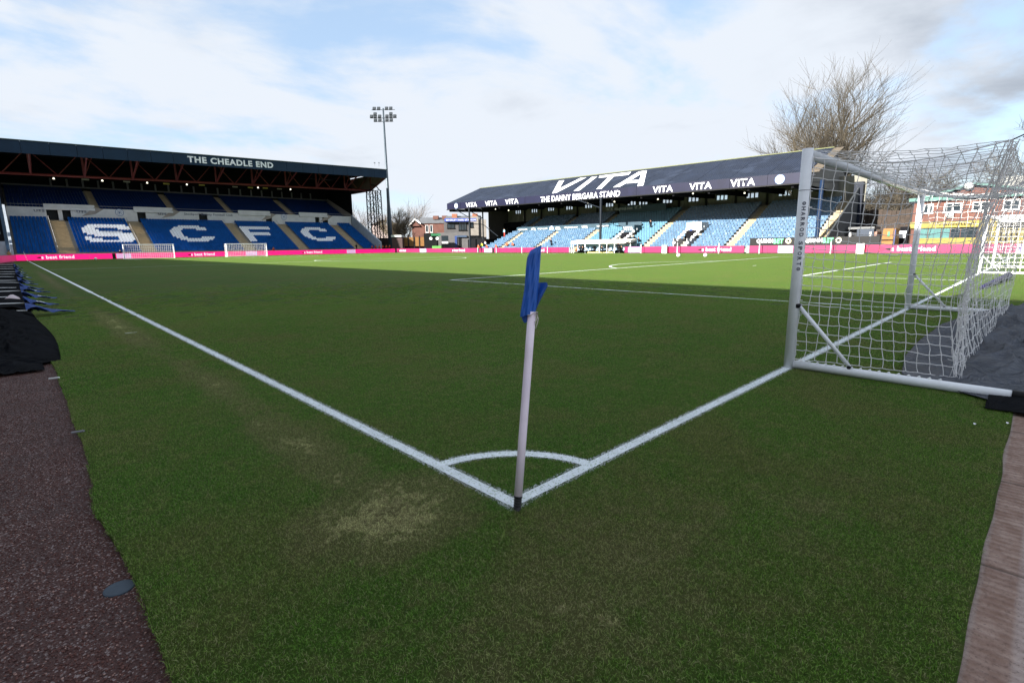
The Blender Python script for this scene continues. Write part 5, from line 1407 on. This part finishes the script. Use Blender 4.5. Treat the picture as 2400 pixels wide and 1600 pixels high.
SLATE = mat('slate_roof', (.09, .095, .105), .7, stripes=(2, 3, .02)); GREYW = mat('grey_rendered_wall', (.075, .073, .077), .8, var=.1); BEIGE = mat('beige_wall', (.22, .20, .18), .8)

def local_box(T, x0, x1, y0, y1, z0, z1, name, m_, parent):
    q = MB(); q.box(x0, x1, y0, y1, z0, z1, 0, T); return q.obj(name, m_, parent)
def window(T, xc, zc, w, h, yf, parent, frame=WHITE, glass=GLASSD, nm=2):
    f_ = MB(); f_.box(xc-w/2, xc+w/2, yf-.10, yf-.02, zc+h/2-.09, zc+h/2, 0, T); f_.box(xc-w/2, xc+w/2, yf-.10, yf-.02, zc-h/2, zc-h/2+.09, 0, T)
    for k in range(nm+1):
        x = xc-w/2 + k*(w-.1)/nm; f_.box(x, x+.1, yf-.095, yf-.022, zc-h/2+.09, zc+h/2-.09, 0, T)
    f_.box(xc-w/2-.08, xc+w/2+.08, yf-.18, yf-.02, zc-h/2-.1, zc-h/2-.002, 0, T)
    o = f_.obj('window', frame, parent)
    g_ = MB(); g_.box(xc-w/2+.05, xc+w/2-.05, yf-.06, yf-.021, zc-h/2+.05, zc+h/2-.05, 0, T); g_.obj('pane', glass, o); return o
def pitched(T, x0, x1, y0, y1, z0, z1, parent, m_, along='x', over=.3):
    q = MB()
    if along == 'x':
        ym = (y0+y1)/2; a = [(x0-over,y0-over,z0),(x1+over,y0-over,z0),(x1+over,ym,z1),(x0-over,ym,z1)]; b_ = [(x0-over,ym,z1),(x1+over,ym,z1),(x1+over,y1+over,z0),(x0-over,y1+over,z0)]
        gp_ = [[(x0,y0,z0),(x0,y1,z0),(x0,ym,z1-.15)], [(x1,y0,z0),(x1,y1,z0),(x1,ym,z1-.15)]]
    else:
        xm = (x0+x1)/2; a = [(x0-over,y0-over,z0),(x0-over,y1+over,z0),(xm,y1+over,z1),(xm,y0-over,z1)]; b_ = [(xm,y0-over,z1),(xm,y1+over,z1),(x1+over,y1+over,z0),(x1+over,y0-over,z0)]
        gp_ = [[(x0,y0,z0),(x1,y0,z0),(xm,y0,z1-.15)], [(x0,y1,z0),(x1,y1,z0),(xm,y1,z1-.15)]]
    for s_ in (a, b_):
        v = [T @ Vector(p) for p in s_]; q.hexa(v, [p+Vector((0,0,.15)) for p in v])
    q.obj('roof', m_, parent)
    return gp_

def backdrop():
    # terraced brick house
    D = 175.; T = frame_at(1010, D, 0); k = D/FPX
    t = empty('brick_house', T.translation, 'red brick terraced house with slate roof between the two stands', 'house')
    z = lambda py: zat(py, 1010, D)
    x0, x1 = (968-1010)*k, (1046-1010)*k
    local_box(T, x0, x1, 0, 9, 0, z(524), 'wall', BRK, t)
    pitched(T, x0+2.5, x1, 0, 9, z(524)+.01, z(510), t, SLATE)
    q = MB(); xm = (x0+ (985-1010)*k)/2; q.poly([T @ Vector(p) for p in ((x0-.5,-.6,z(530)),((988-1010)*k,-.6,z(530)),(xm,-.6,z(517)))], T.to_3x3() @ Vector((0,1,0)), 4.); q.obj('gable', BRK, t)
    q = MB()
    for (a, b_) in (((x0-.8,z(531)),(xm,z(516))), ((xm,z(516)),((990-1010)*k,z(526)))):
        q.hexa([T @ Vector((a[0],-1.,a[1])), T @ Vector((b_[0],-1.,b_[1])), T @ Vector((b_[0],3.,b_[1])), T @ Vector((a[0],3.,a[1]))], [T @ Vector((a[0],-1.,a[1]+.5)), T @ Vector((b_[0],-1.,b_[1]+.5)), T @ Vector((b_[0],3.,b_[1]+.5)), T @ Vector((a[0],3.,a[1]+.5))])
    q.obj('barge_board', WHITE, t)
    for px in (1003, 1013): window(T, (px-1010)*k, (z(528)+z(545))/2, .95, z(528)-z(545), 0, t, nm=1)
    for px in (1022, 1043): local_box(T, (px-1010)*k-.9, (px-1010)*k+.9, 2, 4, z(514), z(506), 'chimney', BRK, t)
    # side houses behind (left), brown tree mass roofs
    D = 190.; T = frame_at(895, D, 0); k = D/FPX; z = lambda py: zat(py, 895, D)
    t = empty('pale_house', T.translation, 'pale pinkish house gable behind the lattice tower', 'house')
    local_box(T, -3.5, 5.5, 0, 8, 0, z(528), 'wall', mat('pinkish_render', (.30,.24,.23), .8), t)
    pitched(T, -3.5, 5.5, 0, 8, z(528)+.01, z(516), t, SLATE, 'y')
    # grey club building with blue sign
    D = 128.; T = frame_at(1080, D, 4); k = D/FPX; z = lambda py: zat(py, 1080, D)
    t = empty('club_building', T.translation, 'dark grey two storey building with a blue sign strip beside the right stand', 'building')
    x0, x1 = (1026-1080)*k, (1103-1080)*k
    local_box(T, (1043-1080)*k, x1, 0, 8, z(545)+.01, z(518), 'upper_wall', GREYW, t)
    local_box(T, x0, x1, -.15, 8, 0, z(545), 'lower_wall', mat('grey_rendered_wall2', (.10,.098,.102), .8), t)
    local_box(T, (1045-1080)*k, (1118-1080)*k, -.9, -.05, z(520), z(513), 'sign', mat('blue_sign', (.05,.08,.33), .5), t)
    text('EDGELEY PARK STADIUM', T @ Vector(((1049-1080)*k, -.93, z(518.4))), T.to_3x3() @ Vector((1,0,0)), (0,0,1), 7.2, .36, mat('pale_lettering', (.6,.62,.7), .5), t)
    window(T, (1059-1080)*k, z(530), 1.9, 1.1, 0, t, BLACK); window(T, (1086-1080)*k, z(530), 2.0, 2.1, 0, t, BLACK, nm=3)
    local_box(T, (1072-1080)*k, (1095-1080)*k, -.5, -.2, z(556), z(552), 'door_canopy', mat('blue_grey_canopy', (.05,.08,.14), .5), t)
    local_box(T, (1075-1080)*k, (1082-1080)*k, -.22, -.16, 0, z(557), 'door', BLACK, t)
    local_box(T, (1067-1080)*k, (1072-1080)*k, -.3, -.16, 0, z(553), 'pillar', mat('blue_pillar', (.03,.06,.2), .5), t)
    D = 140.; T = frame_at(1125, D, 4); k = D/FPX; z = lambda py: zat(py, 1125, D)
    t = empty('beige_building', T.translation, 'beige block seen behind the left column of the right stand', 'building')
    local_box(T, (1098-1125)*k, (1123-1125)*k, 0, 6, 0, z(508), 'wall', BEIGE, t); local_box(T, (1123-1125)*k+.01, (1141-1125)*k, .5, 6, 0, z(515), 'wall', BEIGE, t)
    window(T, (1105-1125)*k, z(527), 1.4, 1.4, 0, t, BLACK)
    D = 165.; T = frame_at(1095, D, 0); k = D/FPX; z = lambda py: zat(py, 1095, D)
    t = empty('brick_house', T.translation, 'slate roofed house with brick chimneys behind the blue sign', 'house')
    local_box(T, (1047-1095)*k, (1125-1095)*k, 0, 9, 0, z(516), 'wall', BRK, t); pitched(T, (1047-1095)*k, (1125-1095)*k, 0, 9, z(516)+.01, z(506), t, SLATE)
    for px in (1066, 1114): local_box(T, (px-1095)*k-.8, (px-1095)*k+.8, 2, 4, z(512), z(501), 'chimney', mat('orange_brick', (.24,.09,.05), .8), t)
    # kiosk with green sign
    D = 122.; T = frame_at(1015, D, 2); k = D/FPX; z = lambda py: zat(py, 1015, D)
    t = empty('kiosk', T.translation, 'dark kiosk with a green lit sign left of the grey building', 'kiosk')
    local_box(T, (995-1015)*k, (1025-1015)*k, 0, 3, 0, z(547), 'wall', mat('kiosk_black', (.007,.008,.009), .7, spec=.1), t)
    local_box(T, (1012-1015)*k, (1034-1015)*k, -.3, -.02, z(553), z(548), 'sign', mat('green_sign', (.015,.12,.05), .5), t)
    text('CLUB SHOP', T @ Vector(((1012-1015)*k, -.33, z(552.6))), T.to_3x3() @ Vector((1,0,0)), (0,0,1), 1.6, .3, WHITE, t) if False else None
    local_box(T, (1036-1015)*k, (1052-1015)*k, -.5, -.2, z(565), z(553), 'hatch', GLASSD, t); local_box(T, (1037-1015)*k, (1051-1015)*k, -.6, -.51, z(571), z(567), 'hatch_shelf', WHITE, t)
    for px in (1011, 1026):
        q = MB(); c = T @ Vector(((px-1015)*k, -.05, z(559))); disc(q, c, T.to_3x3() @ Vector((1,0,0)), Vector((0,0,1)), 0, .35, 0, 12); q.obj('wall_roundel', WHITE, t)
    p = at(1023, 575, x=71.); q = MB(); q.box(70.6, 71.2, p.y-2.4, p.y+2.4, .2, 1.55); tag(q.obj('barrier_cover', mat('green_board', (.05,.18,.035), .6)), 'bright green strip board behind the pink screens by the kiosk', 'barrier')
    # orange panelled fence
    D = 133.; T = frame_at(965, D, 0); k = D/FPX; z = lambda py: zat(py, 965, D)
    t = empty('panel_fence', T.translation, 'ochre panelled fence left of the kiosk under bare trees', 'fence')
    OC = mat('ochre_panel', (.17,.075,.012), .6, var=.2, vscale=2)
    for a, b_ in ((948, 957), (960, 970), (974, 983), (985, 995)): local_box(T, (a-965)*k, (b_-965)*k, 0, .1, z(577), z(556), 'fence_panel', OC, t)
    for a in (946, 958, 972, 984, 996): local_box(T, (a-965)*k-.12, (a-965)*k+.12, -.1, .15, 0, z(553), 'fence_post', BLACK, t)
    D = 131.; T = frame_at(933, D, 0); k = D/FPX; z = lambda py: zat(py, 933, D)
    t = empty('entrance_hut', T.translation, 'low dark hut with a white roof edge right of the mast foot', 'hut')
    local_box(T, (920-933)*k, (944-933)*k, 0, 3, 0, z(556), 'wall', mat('maroon_dark', (.05,.025,.025), .7), t); local_box(T, (919-933)*k, (943-933)*k, -.3, 3, z(555.5), z(551), 'roof', mat('pale_roof', (.5,.52,.52), .6), t)
    D = 150.; T = frame_at(960, D, 0); k = D/FPX; z = lambda py: zat(py, 960, D)
    t = empty('boundary_wall', T.translation, 'dark maroon boundary wall running behind the gap between the stands', 'wall')
    local_box(T, (880-960)*k, (1060-960)*k, 0, .4, 0, z(557), 'wall', mat('maroon_wall', (.025,.012,.012), .8), t)
    # dark bins, railings and cars low down
    for px, w_, h_, m_, lb in ((955, 1.6, 2., CLOTHD, 'dark wheeled bin before the ochre fence, left'), (980, 2.2, 1.8, CLOTHD, 'dark wheeled bin before the ochre fence, right'), (1000, 1.6, 2., CLOTHD, 'dark cabinet between fence and kiosk')):
        D = 137.; T = frame_at(px, D, 0); q = MB(); q.box(-w_/2, w_/2, 0, 1, .15, h_*.85, 0, T); q.hexa([T @ Vector(v) for v in ((-w_/2-.05,-.05,h_*.85),(w_/2+.05,-.05,h_*.85),(w_/2+.05,1.05,h_*.85),(-w_/2-.05,1.05,h_*.85))], [T @ Vector(v) for v in ((-w_/2,.1,h_),(w_/2,.1,h_),(w_/2,.9,h_),(-w_/2,.9,h_))])
        for sx in (-.4, .4): q.tube([T @ Vector((sx*w_,.1,.12)), T @ Vector((sx*w_,.9,.12))], .12, 8)
        tag(q.obj('wheeled_bin', m_), lb, 'bin')
    # ---------------- academy building at right
    XA = 84.; k0 = at(2132, 560, x=XA); yA = k0.y; yE = -22.
    t = empty('academy_building', (XA, -2, 0), 'red brick building with teal roof edge and bright yellow shopfront behind the goal', 'building')
    zz = lambda px, py: at(px, py, x=XA).z
    zb, zs0, zs1, zg = zz(2180, 524), zz(2200, 520), zz(2200, 533), zz(2200, 470)
    q = MB(); q.box(XA, XA+12, yE, yA, 0, zg-.01); q.obj('wall', BRK, t)
    TEAL = mat('teal_trim', (.035,.12,.105), .5); YEL = mat('yellow_cladding', (.175,.135,.004), .5, var=.05)
    q = MB(); q.box(XA-.5, XA+12.4, yE, yA+.5, zg, zg+.42); q.obj('gutter_band', TEAL, t)
    # gable pediment
    pa_, pb_, pc_ = at(2190, 462, x=XA-.2), at(2285, 433, x=XA-.2), at(2400, 455, x=XA-.2)
    hgt = pb_.z - zg; w_ = (pa_.y - pb_.y)
    q = MB(); q.poly([(XA-.1, pb_.y+w_*1.0, zg+.42), (XA-.1, pb_.y-w_*1.35, zg+.42), (XA-.1, pb_.y, pb_.z-.3)], (1,0,0), 6.); q.obj('gable', BRK, t)
    q = MB()
    for (a, za), (b_, zb_) in (((pb_.y+w_*1.25, zg+.3), (pb_.y, pb_.z)), ((pb_.y, pb_.z), (pb_.y-w_*1.6, zg+.3))):
        q.hexa([(XA-.6,a,za),(XA-.6,b_,zb_),(XA+7,b_,zb_),(XA+7,a,za)], [(XA-.6,a,za+.26),(XA-.6,b_,zb_+.26),(XA+7,b_,zb_+.26),(XA+7,a,za+.26)])
    q.obj('roof', TEAL, t)
    Tm = Matrix(((0,1,0,XA),(-1,0,0,0),(0,0,1,0),(0,0,0,1)))   # local x -> -Y, local y -> +X
    for pa0, pa1 in ((2166, 2188), (2213, 2254), (2279, 2319), (2350, 2390), (2410, 2450)):
        a, b_ = at(pa0, 485, x=XA).y, at(pa1, 485, x=XA).y; zc = (zz(2233, 476)+zz(2233, 497))/2; window(Tm, -(a+b_)/2, zc, abs(a-b_), zz(2233,476)-zz(2233,497), 0, t)
    # white canopy piece and yellow front
    q = MB(); ya_ = at(2135, 520, x=XA).y; q.box(XA-.30, XA-.02, yE, ya_, zz(2200,534), zz(2200,519)); q.obj('shop_fascia', YEL, t)
    q = MB(); yb_ = at(2152, 560, x=XA).y; yw1 = at(2292, 560, x=XA).y
    q.box(XA-.22, XA-.02, yE, yw1, .0, zz(2200,534)-.002); q.box(XA-.22, XA-.02, yw1+.001, yb_, 0, zz(2200,558)); q.obj('shop_front', YEL, t)
    AQ = mat('aqua_glass', (.07,.16,.16), .2)
    for a, b_, m_ in ((2156, 2174, AQ), (2176, 2205, AQ), (2207, 2226, AQ), (2228, 2250, GLASSD), (2252, 2288, GLASSD)):
        ya2, yb2 = at(a, 545, x=XA).y, at(b_, 545, x=XA).y; q = MB(); q.box(XA-.12, XA-.02, min(ya2,yb2), max(ya2,yb2), zz(2200,558)+.01, zz(2200,535)-.02); q.obj('shop_window', m_, t)
    DK = mat('brown_lettering', (.018,.013,.005), .7, spec=.1)
    ya2, yb2 = at(2192, 527, x=XA).y, at(2385, 524, x=XA).y
    text('Profootball Academy', (XA-.34, ya2, zz(2200,531)), (0,-1,0), (0,0,1), abs(ya2-yb2), (zz(2200,522)-zz(2200,531.)), DK, t, 'shop_lettering', .01)
    ya2, yb2 = at(2162, 569, x=XA).y, at(2300, 569, x=XA).y
    text('football coaching and education for young players', (XA-.26, ya2, zz(2200,570)), (0,-1,0), (0,0,1), abs(ya2-yb2), .22, mat('ochre_lettering', (.5,.33,.03), .6), t, 'shop_lettering', .0) if False else None
    p = at(2358, 555, x=XA); q = MB(); u = Vector((0,-1,0)); w3 = Vector((0,0,1)); c = Vector((XA-.26, p.y, p.z))
    out_ = [(-.9,1.3),(.9,1.3),(1.0,-.2),(0,-1.5),(-1.0,-.2)]; inn = [(a*.86, b_*.86) for a, b_ in out_]
    for i in range(5):
        j = (i+1) % 5; q.add([c+u*out_[i][0]+w3*out_[i][1], c+u*out_[j][0]+w3*out_[j][1], c+u*inn[j][0]+w3*inn[j][1], c+u*inn[i][0]+w3*inn[i][1]], [(0,1,2,3)])
    for a in (-.45, 0, .45): q.add([c+u*(a-.08)+w3*.7, c+u*(a+.08)+w3*.7, c+u*(a+.08)-w3*.6, c+u*(a-.08)-w3*.6], [(0,1,2,3)])
    q.add([c+u*-.6+w3*.9, c+u*.6+w3*.9, c+u*.6+w3*.78, c+u*-.6+w3*.78], [(0,1,2,3)]); q.obj('shield_emblem', DK, t)
    q = MB(); p = at(2227, 503, x=XA-.3); q.box(p.x-.2, p.x+.1, p.y-.35, p.y+.35, p.z-.3, p.z+.25); q.obj('wall_lamp', mat('grey_lamp', (.2,.22,.22), .5), t)
    p = at(2271, 436, x=XA-.5); bm = bmesh.new(); bmesh.ops.create_icosphere(bm, subdivisions=2, radius=.45); me = bpy.data.meshes.new('dome'); bm.to_mesh(me); bm.free(); me.materials.append(WHITE)
    o = bpy.data.objects.new('roof_dome', me); COL.objects.link(o); o.parent = t; o.matrix_parent_inverse = par_inv(t); o.location = p
    # white canopy on the front right
    q = MB(); a = at(2340, 512, x=XA-1.); q.box(XA-1.5, XA-.32, yE, a.y, a.z-.5, a.z+.35); q.obj('white_canopy', WALLW, t)
    # white hall behind
    XH = 105.; a = at(2338, 430, x=XH)
    t = empty('white_hall', (XH, a.y-12, 0), 'white painted brick hall rising behind the teal roof at the right edge', 'building')
    q = MB(); q.box(XH, XH+20, a.y-40, a.y, 0, at(2380, 412, x=XH).z); q.obj('wall', mat('white_painted_brick', (.26,.26,.24), .8, stripes=(2, 2, .02)), t)
    # hut and container row between stand and academy
    XK = 80.
    def kbox(px0, px1, py0, py1, name, m_, lb, cat, th=2.5, x=XK):
        a, b_ = at(px0, py1, x=x), at(px1, py0, x=x); tt = empty(name, (x, (a.y+b_.y)/2, 0), lb, cat)
        q = MB(); q.box(x, x+th, b_.y, a.y, 0, b_.z); q.obj('wall', m_, tt); return tt, a, b_
    OR = mat('orange_hut', (.20,.08,.006), .6)
    tt, a, b_ = kbox(2064, 2100, 535, 582, 'ticket_hut', OR, 'small orange yellow hut left of the brick building', 'hut', x=79.)
    q = MB(); q.box(78.9, 78.98, b_.y+.8, a.y-.8, b_.z-1.0, b_.z-.4); q.obj('green_badge', mat('green_badge', (.05,.3,.12), .5), tt)
    q = MB(); q.box(78.92, 78.99, b_.y, a.y, b_.z-1.5, b_.z-1.38); q.obj('shelf_line', DARKC, tt)
    kbox(2092, 2100, 537, 582, 'gate_post', mat('navy_post', (.02,.03,.12), .5), 'navy post between the orange hut and the doorway', 'post', .4, 78.6)
    kbox(2104, 2131, 531, 582, 'dark_doorway', DARKC, 'dark doorway with a white notice left of the brick building', 'doorway', 1., 83.)
    p0, p1 = at(2105, 558, x=82.9), at(2125, 541, x=82.9); q = MB(); q.box(82.85, 82.98, p1.y, p0.y, p0.z, p1.z); tag(q.obj('notice', WHITE), 'white square notice in the dark doorway', 'sign')
    tt, a, b_ = kbox(1950, 2030, 540, 582, 'container', mat('dark_grey_container', (.03,.032,.036), .6, stripes=(1, 4, .04)), 'dark grey container behind the QUINNBET board', 'container', 2.5, 81.)
    q = MB(); a2, b2 = at(1983, 540, x=80.7), at(2052, 531, x=80.7); q.box(80.2, 83.8, b2.y, a2.y, a2.z+.1, b2.z); q.obj('roof', mat('grey_flat_roof', (.09,.095,.10), .5), tt)
    kbox(2030, 2056, 543, 582, 'food_stall', mat('salmon_panel', (.22,.11,.08), .6), 'salmon and blue stall front right of the dark container', 'stall', 2.5, 80.5)
    p0 = at(2036, 560, x=80.3); q = MB(); q.box(80.2, 80.48, p0.y-.5, p0.y+1.4, 0, 3.); tag(q.obj('blue_door', mat('blue_door', (.003,.014,.035), .5)), 'dark blue door beside the salmon stall', 'door')
    for px in (1990, 2037): p0 = at(px, 575, x=80.); q = MB(); q.box(79.9, 80.1, p0.y-.1, p0.y+.1, 0, 2.6); tag(q.obj('white_post', WHITE), 'white post in front of the %s' % ('dark container' if px == 1990 else 'salmon stall'), 'post')
    # timber fence far behind
    XT = 92.; a, b_ = at(1985, 500, x=XT), at(2140, 482, x=XT)
    tt = empty('timber_fence', (XT, (a.y+b_.y)/2, 0), 'tall dark brown timber screen left of the brick building', 'fence')
    n_ = 22; z1 = at(2060, 493, x=XT).z
    for i in range(n_):
        y0 = b_.y-2+(a.y-b_.y+4)*i/n_; q = MB(); q.box(XT, XT+.06, y0+.02, y0+(a.y-b_.y+4)/n_-.02, 0, z1+.15*math.sin(i*7.)); q.obj('board', mat('brown_timber', (.03,.019,.013), .8, var=.4, vscale=2), tt)
    # QUINNBET boards
    xq = 70.3; OV = [(1773, 1858), (1886, 1976)]
    tt = empty('sponsor_board', (xq, at(1870, 575, x=xq).y, 0), 'black board lettered QUINNBET behind the pink screens by the nearest goalpost', 'advertising board')
    a, b_ = at(1757, 575, x=xq), at(2060, 575, x=xq); z1_ = 1.98
    q = MB(); q.box(xq, xq+.1, b_.y, a.y, .05, z1_); q.obj('panel', BLACK, tt)
    GR = mat('green_lettering', (.10,.60,.22), .5, emit=.1); CR = mat('cream_lettering', (.75,.72,.45), .5)
    for (p0, p1) in OV:
        ya2 = at(p0, 575, x=xq).y; yb2 = at(p1, 575, x=xq).y; L_ = abs(ya2-yb2); zc = z1_-.74
        text('QUINN', (xq-.02, ya2, zc), (0,-1,0), (0,0,1), L_*.46, .62, SIGNW, tt, 'board_lettering', .05); text('BET', (xq-.02, ya2-L_*.48, zc), (0,-1,0), (0,0,1), L_*.26, .62, GR, tt, 'board_lettering', .05)
        text('O', (xq-.02, ya2-L_*.80, zc-.03), (0,-1,0), (0,0,1), L_*.15, .70, CR, tt, 'board_lettering', .05)
    # kit bag / roll on the turf by the goal
    tt = empty('rolled_banner', (21.5, -.9, 0), 'purple and blue roll lying on the sunlit grass behind the nearest goal net', 'rolled banner')
    q = MB(); q.tube([(18.9,-.66,.06),(20,-.74,.09),(22,-.88,.13),(24.2,-1.02,.15)], [.04,.06,.085,.11], 10); q.obj('roll', mat('purple_blue_fabric', (.012,.008,.06), .6, var=.4, vscale=3, noise2=((.12,.06,.11), 3, .60)), tt, True)
    q = MB(); q.tube([(24.1,-1.02,.155),(24.35,-1.03,.16)], .125, 10); q.obj('end_cap', mat('navy_fabric', (.006,.006,.02), .7), tt, True)
backdrop()

# ------------------------------------------------------------------ main stand beside the camera (casts the shade on the pitch)
def main_stand():
    t = empty('grandstand', (-14, 45, 0), 'main stand along the left touchline, outside the picture, shading the near pitch', 'grandstand')
    q = MB()
    for i in range(14): q.box(-11-.85*(i+1)+.003, -11-.85*i, -6, 112.5, 0, .8+.45*i)
    q.obj('terrace', CONC, t)
    q = MB(); q.hexa([(-13.,-6,13.6),(-26,-6,15.1),(-26,112.8,15.1),(-13.,112.8,13.6)], [(-13.,-6,14.1),(-26,-6,15.6),(-26,112.8,15.6),(-13.,112.8,14.1)]); q.obj('roof', mat('pale_roof_sheet', (.5,.5,.5), .6), t)
    q = MB(); q.box(-26.2, -25.9, -6, 112.5, 0, 15.3); q.obj('back_wall', BEIGE, t)
    q = MB(); q.box(-4.6, -4.4, -6, 82, 0, 1.0); q.obj('front_wall', mat('grey_front_wall', (.3,.3,.3), .8), t)
    for y in range(-4, 112, 12):
        q = MB(); q.tube([(-18,y,0),(-18,y,14.2)], .2, 8); q.obj('roof_column', NAVY, t)
    q = MB(); q.box(-25.8, -11, 112.52, 112.8, 0, 13.9); q.obj('end_wall', mat('dark_glazed_end', (.05,.07,.08), .4), t)
    # lit bays seen beyond the far corner
    t = empty('corner_stand', (-6, 118, 0), 'grey wall and pale glazed bays just left of the blue stand', 'building')
    q = MB(); q.box(-9, -1.9, 117.0, 117.4, 0, 3.2); q.obj('wall', mat('pale_grey_wall', (.32,.32,.34), .8), t)
    for k in range(4):
        q = MB(); q.box(-9, -2.6+.12*k*0, 119.0, 119.2, 4.4+k*2.0, 5.9+k*2.0); q.obj('bay_panel', mat('pale_green_glass', (.25,.33,.33), .3), t)
    q = MB(); q.box(-9, -1.9, 119.3, 119.6, 0, 14.); q.obj('rear_panel', DARKC, t)
main_stand()

# ------------------------------------------------------------------ bare trees
BARK = mat('bark', (.075, .06, .04), .9, var=.3, vscale=1.5); TWIG = mat('twig', (.05, .041, .028), .9, var=.3)
def tree(base, h, seed, label, spread=.5, nlimb=6, levels=4, r0=.45, droop=.0, fork=.25, name='bare_tree', group='bare trees behind the stands', twr=.02, upb=.35, cat='tree', lm=BARK, tm=TWIG, lean=(0,0), last=(5, 7)):
    rnd = random.Random(seed); base = Vector(base)
    t = empty(name, base, label, cat, group); tk = MB(); tw = MB()
    def grow(p, d, ln, r, lev):
        n = 5; pts = [p.copy()]; rr = [r]; dd = d.copy()
        for i in range(n):
            dd = (dd + Vector((rnd.gauss(0,.10), rnd.gauss(0,.10), rnd.gauss(0,.06)+upb*.12-droop*.1))).normalized(); p = p + dd*ln/n; pts.append(p.copy()); rr.append(r*(1-.62*(i+1)/n))
        (tk if lev <= 1 else tw).tube(pts, rr, 7 if lev == 0 else (5 if lev < 3 else 3), cap=False)
        if lev >= levels: return
        cnt = (nlimb if lev == 0 else rnd.randint(4, 6)) if lev < levels-1 else rnd.randint(*last)
        for k in range(cnt):
            f_ = fork + (1-fork)*(k+.7*rnd.random())/cnt if lev == 0 else .2+.8*(k+rnd.random())/cnt
            f_ = min(f_, .99); i = int(f_*n); fr = f_*n-i; q = pts[i].lerp(pts[min(i+1,n)], fr); a = rnd.random()*6.283
            side = (Vector((math.cos(a), math.sin(a), 0)) - d*d.dot(Vector((math.cos(a), math.sin(a), 0)))).normalized()
            sp_ = spread*rnd.uniform(.6, 1.25); nd = (dd*(1-sp_*.35) + side*sp_ + Vector((0,0,upb*.5))).normalized()
            grow(q, nd, ln*(rnd.uniform(.52,.78) if lev else rnd.uniform(.75,1.05)), max(twr, rr[i]*rnd.uniform(.42,.6)), lev+1)
    grow(base, Vector((lean[0], lean[1], 1)).normalized(), h*.42, r0, 0)
    a = tk.obj('trunk', lm, t); b_ = tw.obj('crown', tm, t)
    return t
b0 = at(1968, 560, x=97.); tree((97, b0.y+4.0, 0), 29, 3, 'tall bare tree with a broad fan of upswept branches behind the right stand', spread=.66, nlimb=17, levels=4, r0=1.15, fork=.12, twr=.022, upb=.44, name='bare_tree', last=(8, 11))
k = 0
for px, X_, h, s_, lb in ((2040, 110, 13, 11, 'brown bushy bare tree right of the stand gable'), (2100, 104, 12, 12, 'bare tree between the stand and the brick building'), (2165, 118, 14, 13, 'thin bare tree above the left end of the brick building'),
                      (1862, 112, 11, 14, 'bare tree low behind the right end of the navy roof'), (2390, 130, 22, 15, 'bare tree above the white hall at the right edge'), (2225, 125, 14, 16, 'faint bare tree left of the roof dome')):
    p = at(px, 560, x=float(X_)); tree((X_, p.y, 0), h, s_, lb[0].upper()+lb[1:], spread=.66, nlimb=10, levels=4, r0=.35, fork=.12, twr=.03, upb=.2)
for px, D, h, s_, lb in ((855, 205, 19, 21, 'bare tree left of the lattice tower'), (905, 190, 16, 22, 'bare tree directly behind the mast'), (930, 160, 13, 23, 'dense brown bare tree just right of the mast'), (952, 200, 22, 24, 'tallest thin bare tree between the stands'), (975, 215, 19, 25, 'pale thin bare tree left of the brick house'), (840, 215, 17, 26, 'bare tree low beside the end wall of the blue stand'), (943, 165, 11, 27, 'brown bushy tree behind the ochre fence'), (918, 170, 11, 28, 'brown bushy tree at the mast foot')):
    p = CAM + ray(px, 588)*D; dense = s_ in (23, 27, 28)
    tree((p.x, p.y, 0), h, s_, lb[0].upper()+lb[1:], spread=.55, nlimb=6 if not dense else 9, levels=4 if dense else 3, r0=.3, fork=.15 if dense else .4, twr=.035 if dense else .04, upb=.3, tm=mat('grey_twig', (.13,.11,.095), .9) if not dense else mat('brown_twig', (.11,.085,.05), .9))
# far roofs and hedge line closing the horizon
q = MB(); rnd = random.Random(9); x = -400
vs = []
pts = []
for i in range(60):
    a = R(-10 + i*2.0); d = 420; c = CAM + Vector((math.sin(a), math.cos(a), 0))*d; hh = 4 + 3*mnoise.noise(Vector((i*.4, 0, 0))) + 1.2*rnd.random(); pts.append((c, hh))
for (c, hh), (c2, h2) in zip(pts[:-1], pts[1:]):
    dv = Vector((c.x-CAM.x, c.y-CAM.y, 0)).normalized()*20
    q.hexa([(c.x,c.y,-.05),(c2.x,c2.y,-.05),(c2.x+dv.x,c2.y+dv.y,-.05),(c.x+dv.x,c.y+dv.y,-.05)], [(c.x,c.y,hh),(c2.x,c2.y,h2),(c2.x+dv.x,c2.y+dv.y,h2*1.1),(c.x+dv.x,c.y+dv.y,hh*1.1)])
tag(q.obj('hills', mat('far_wood', (.07,.07,.06), .9, var=.3, vscale=.1)), kind='structure')
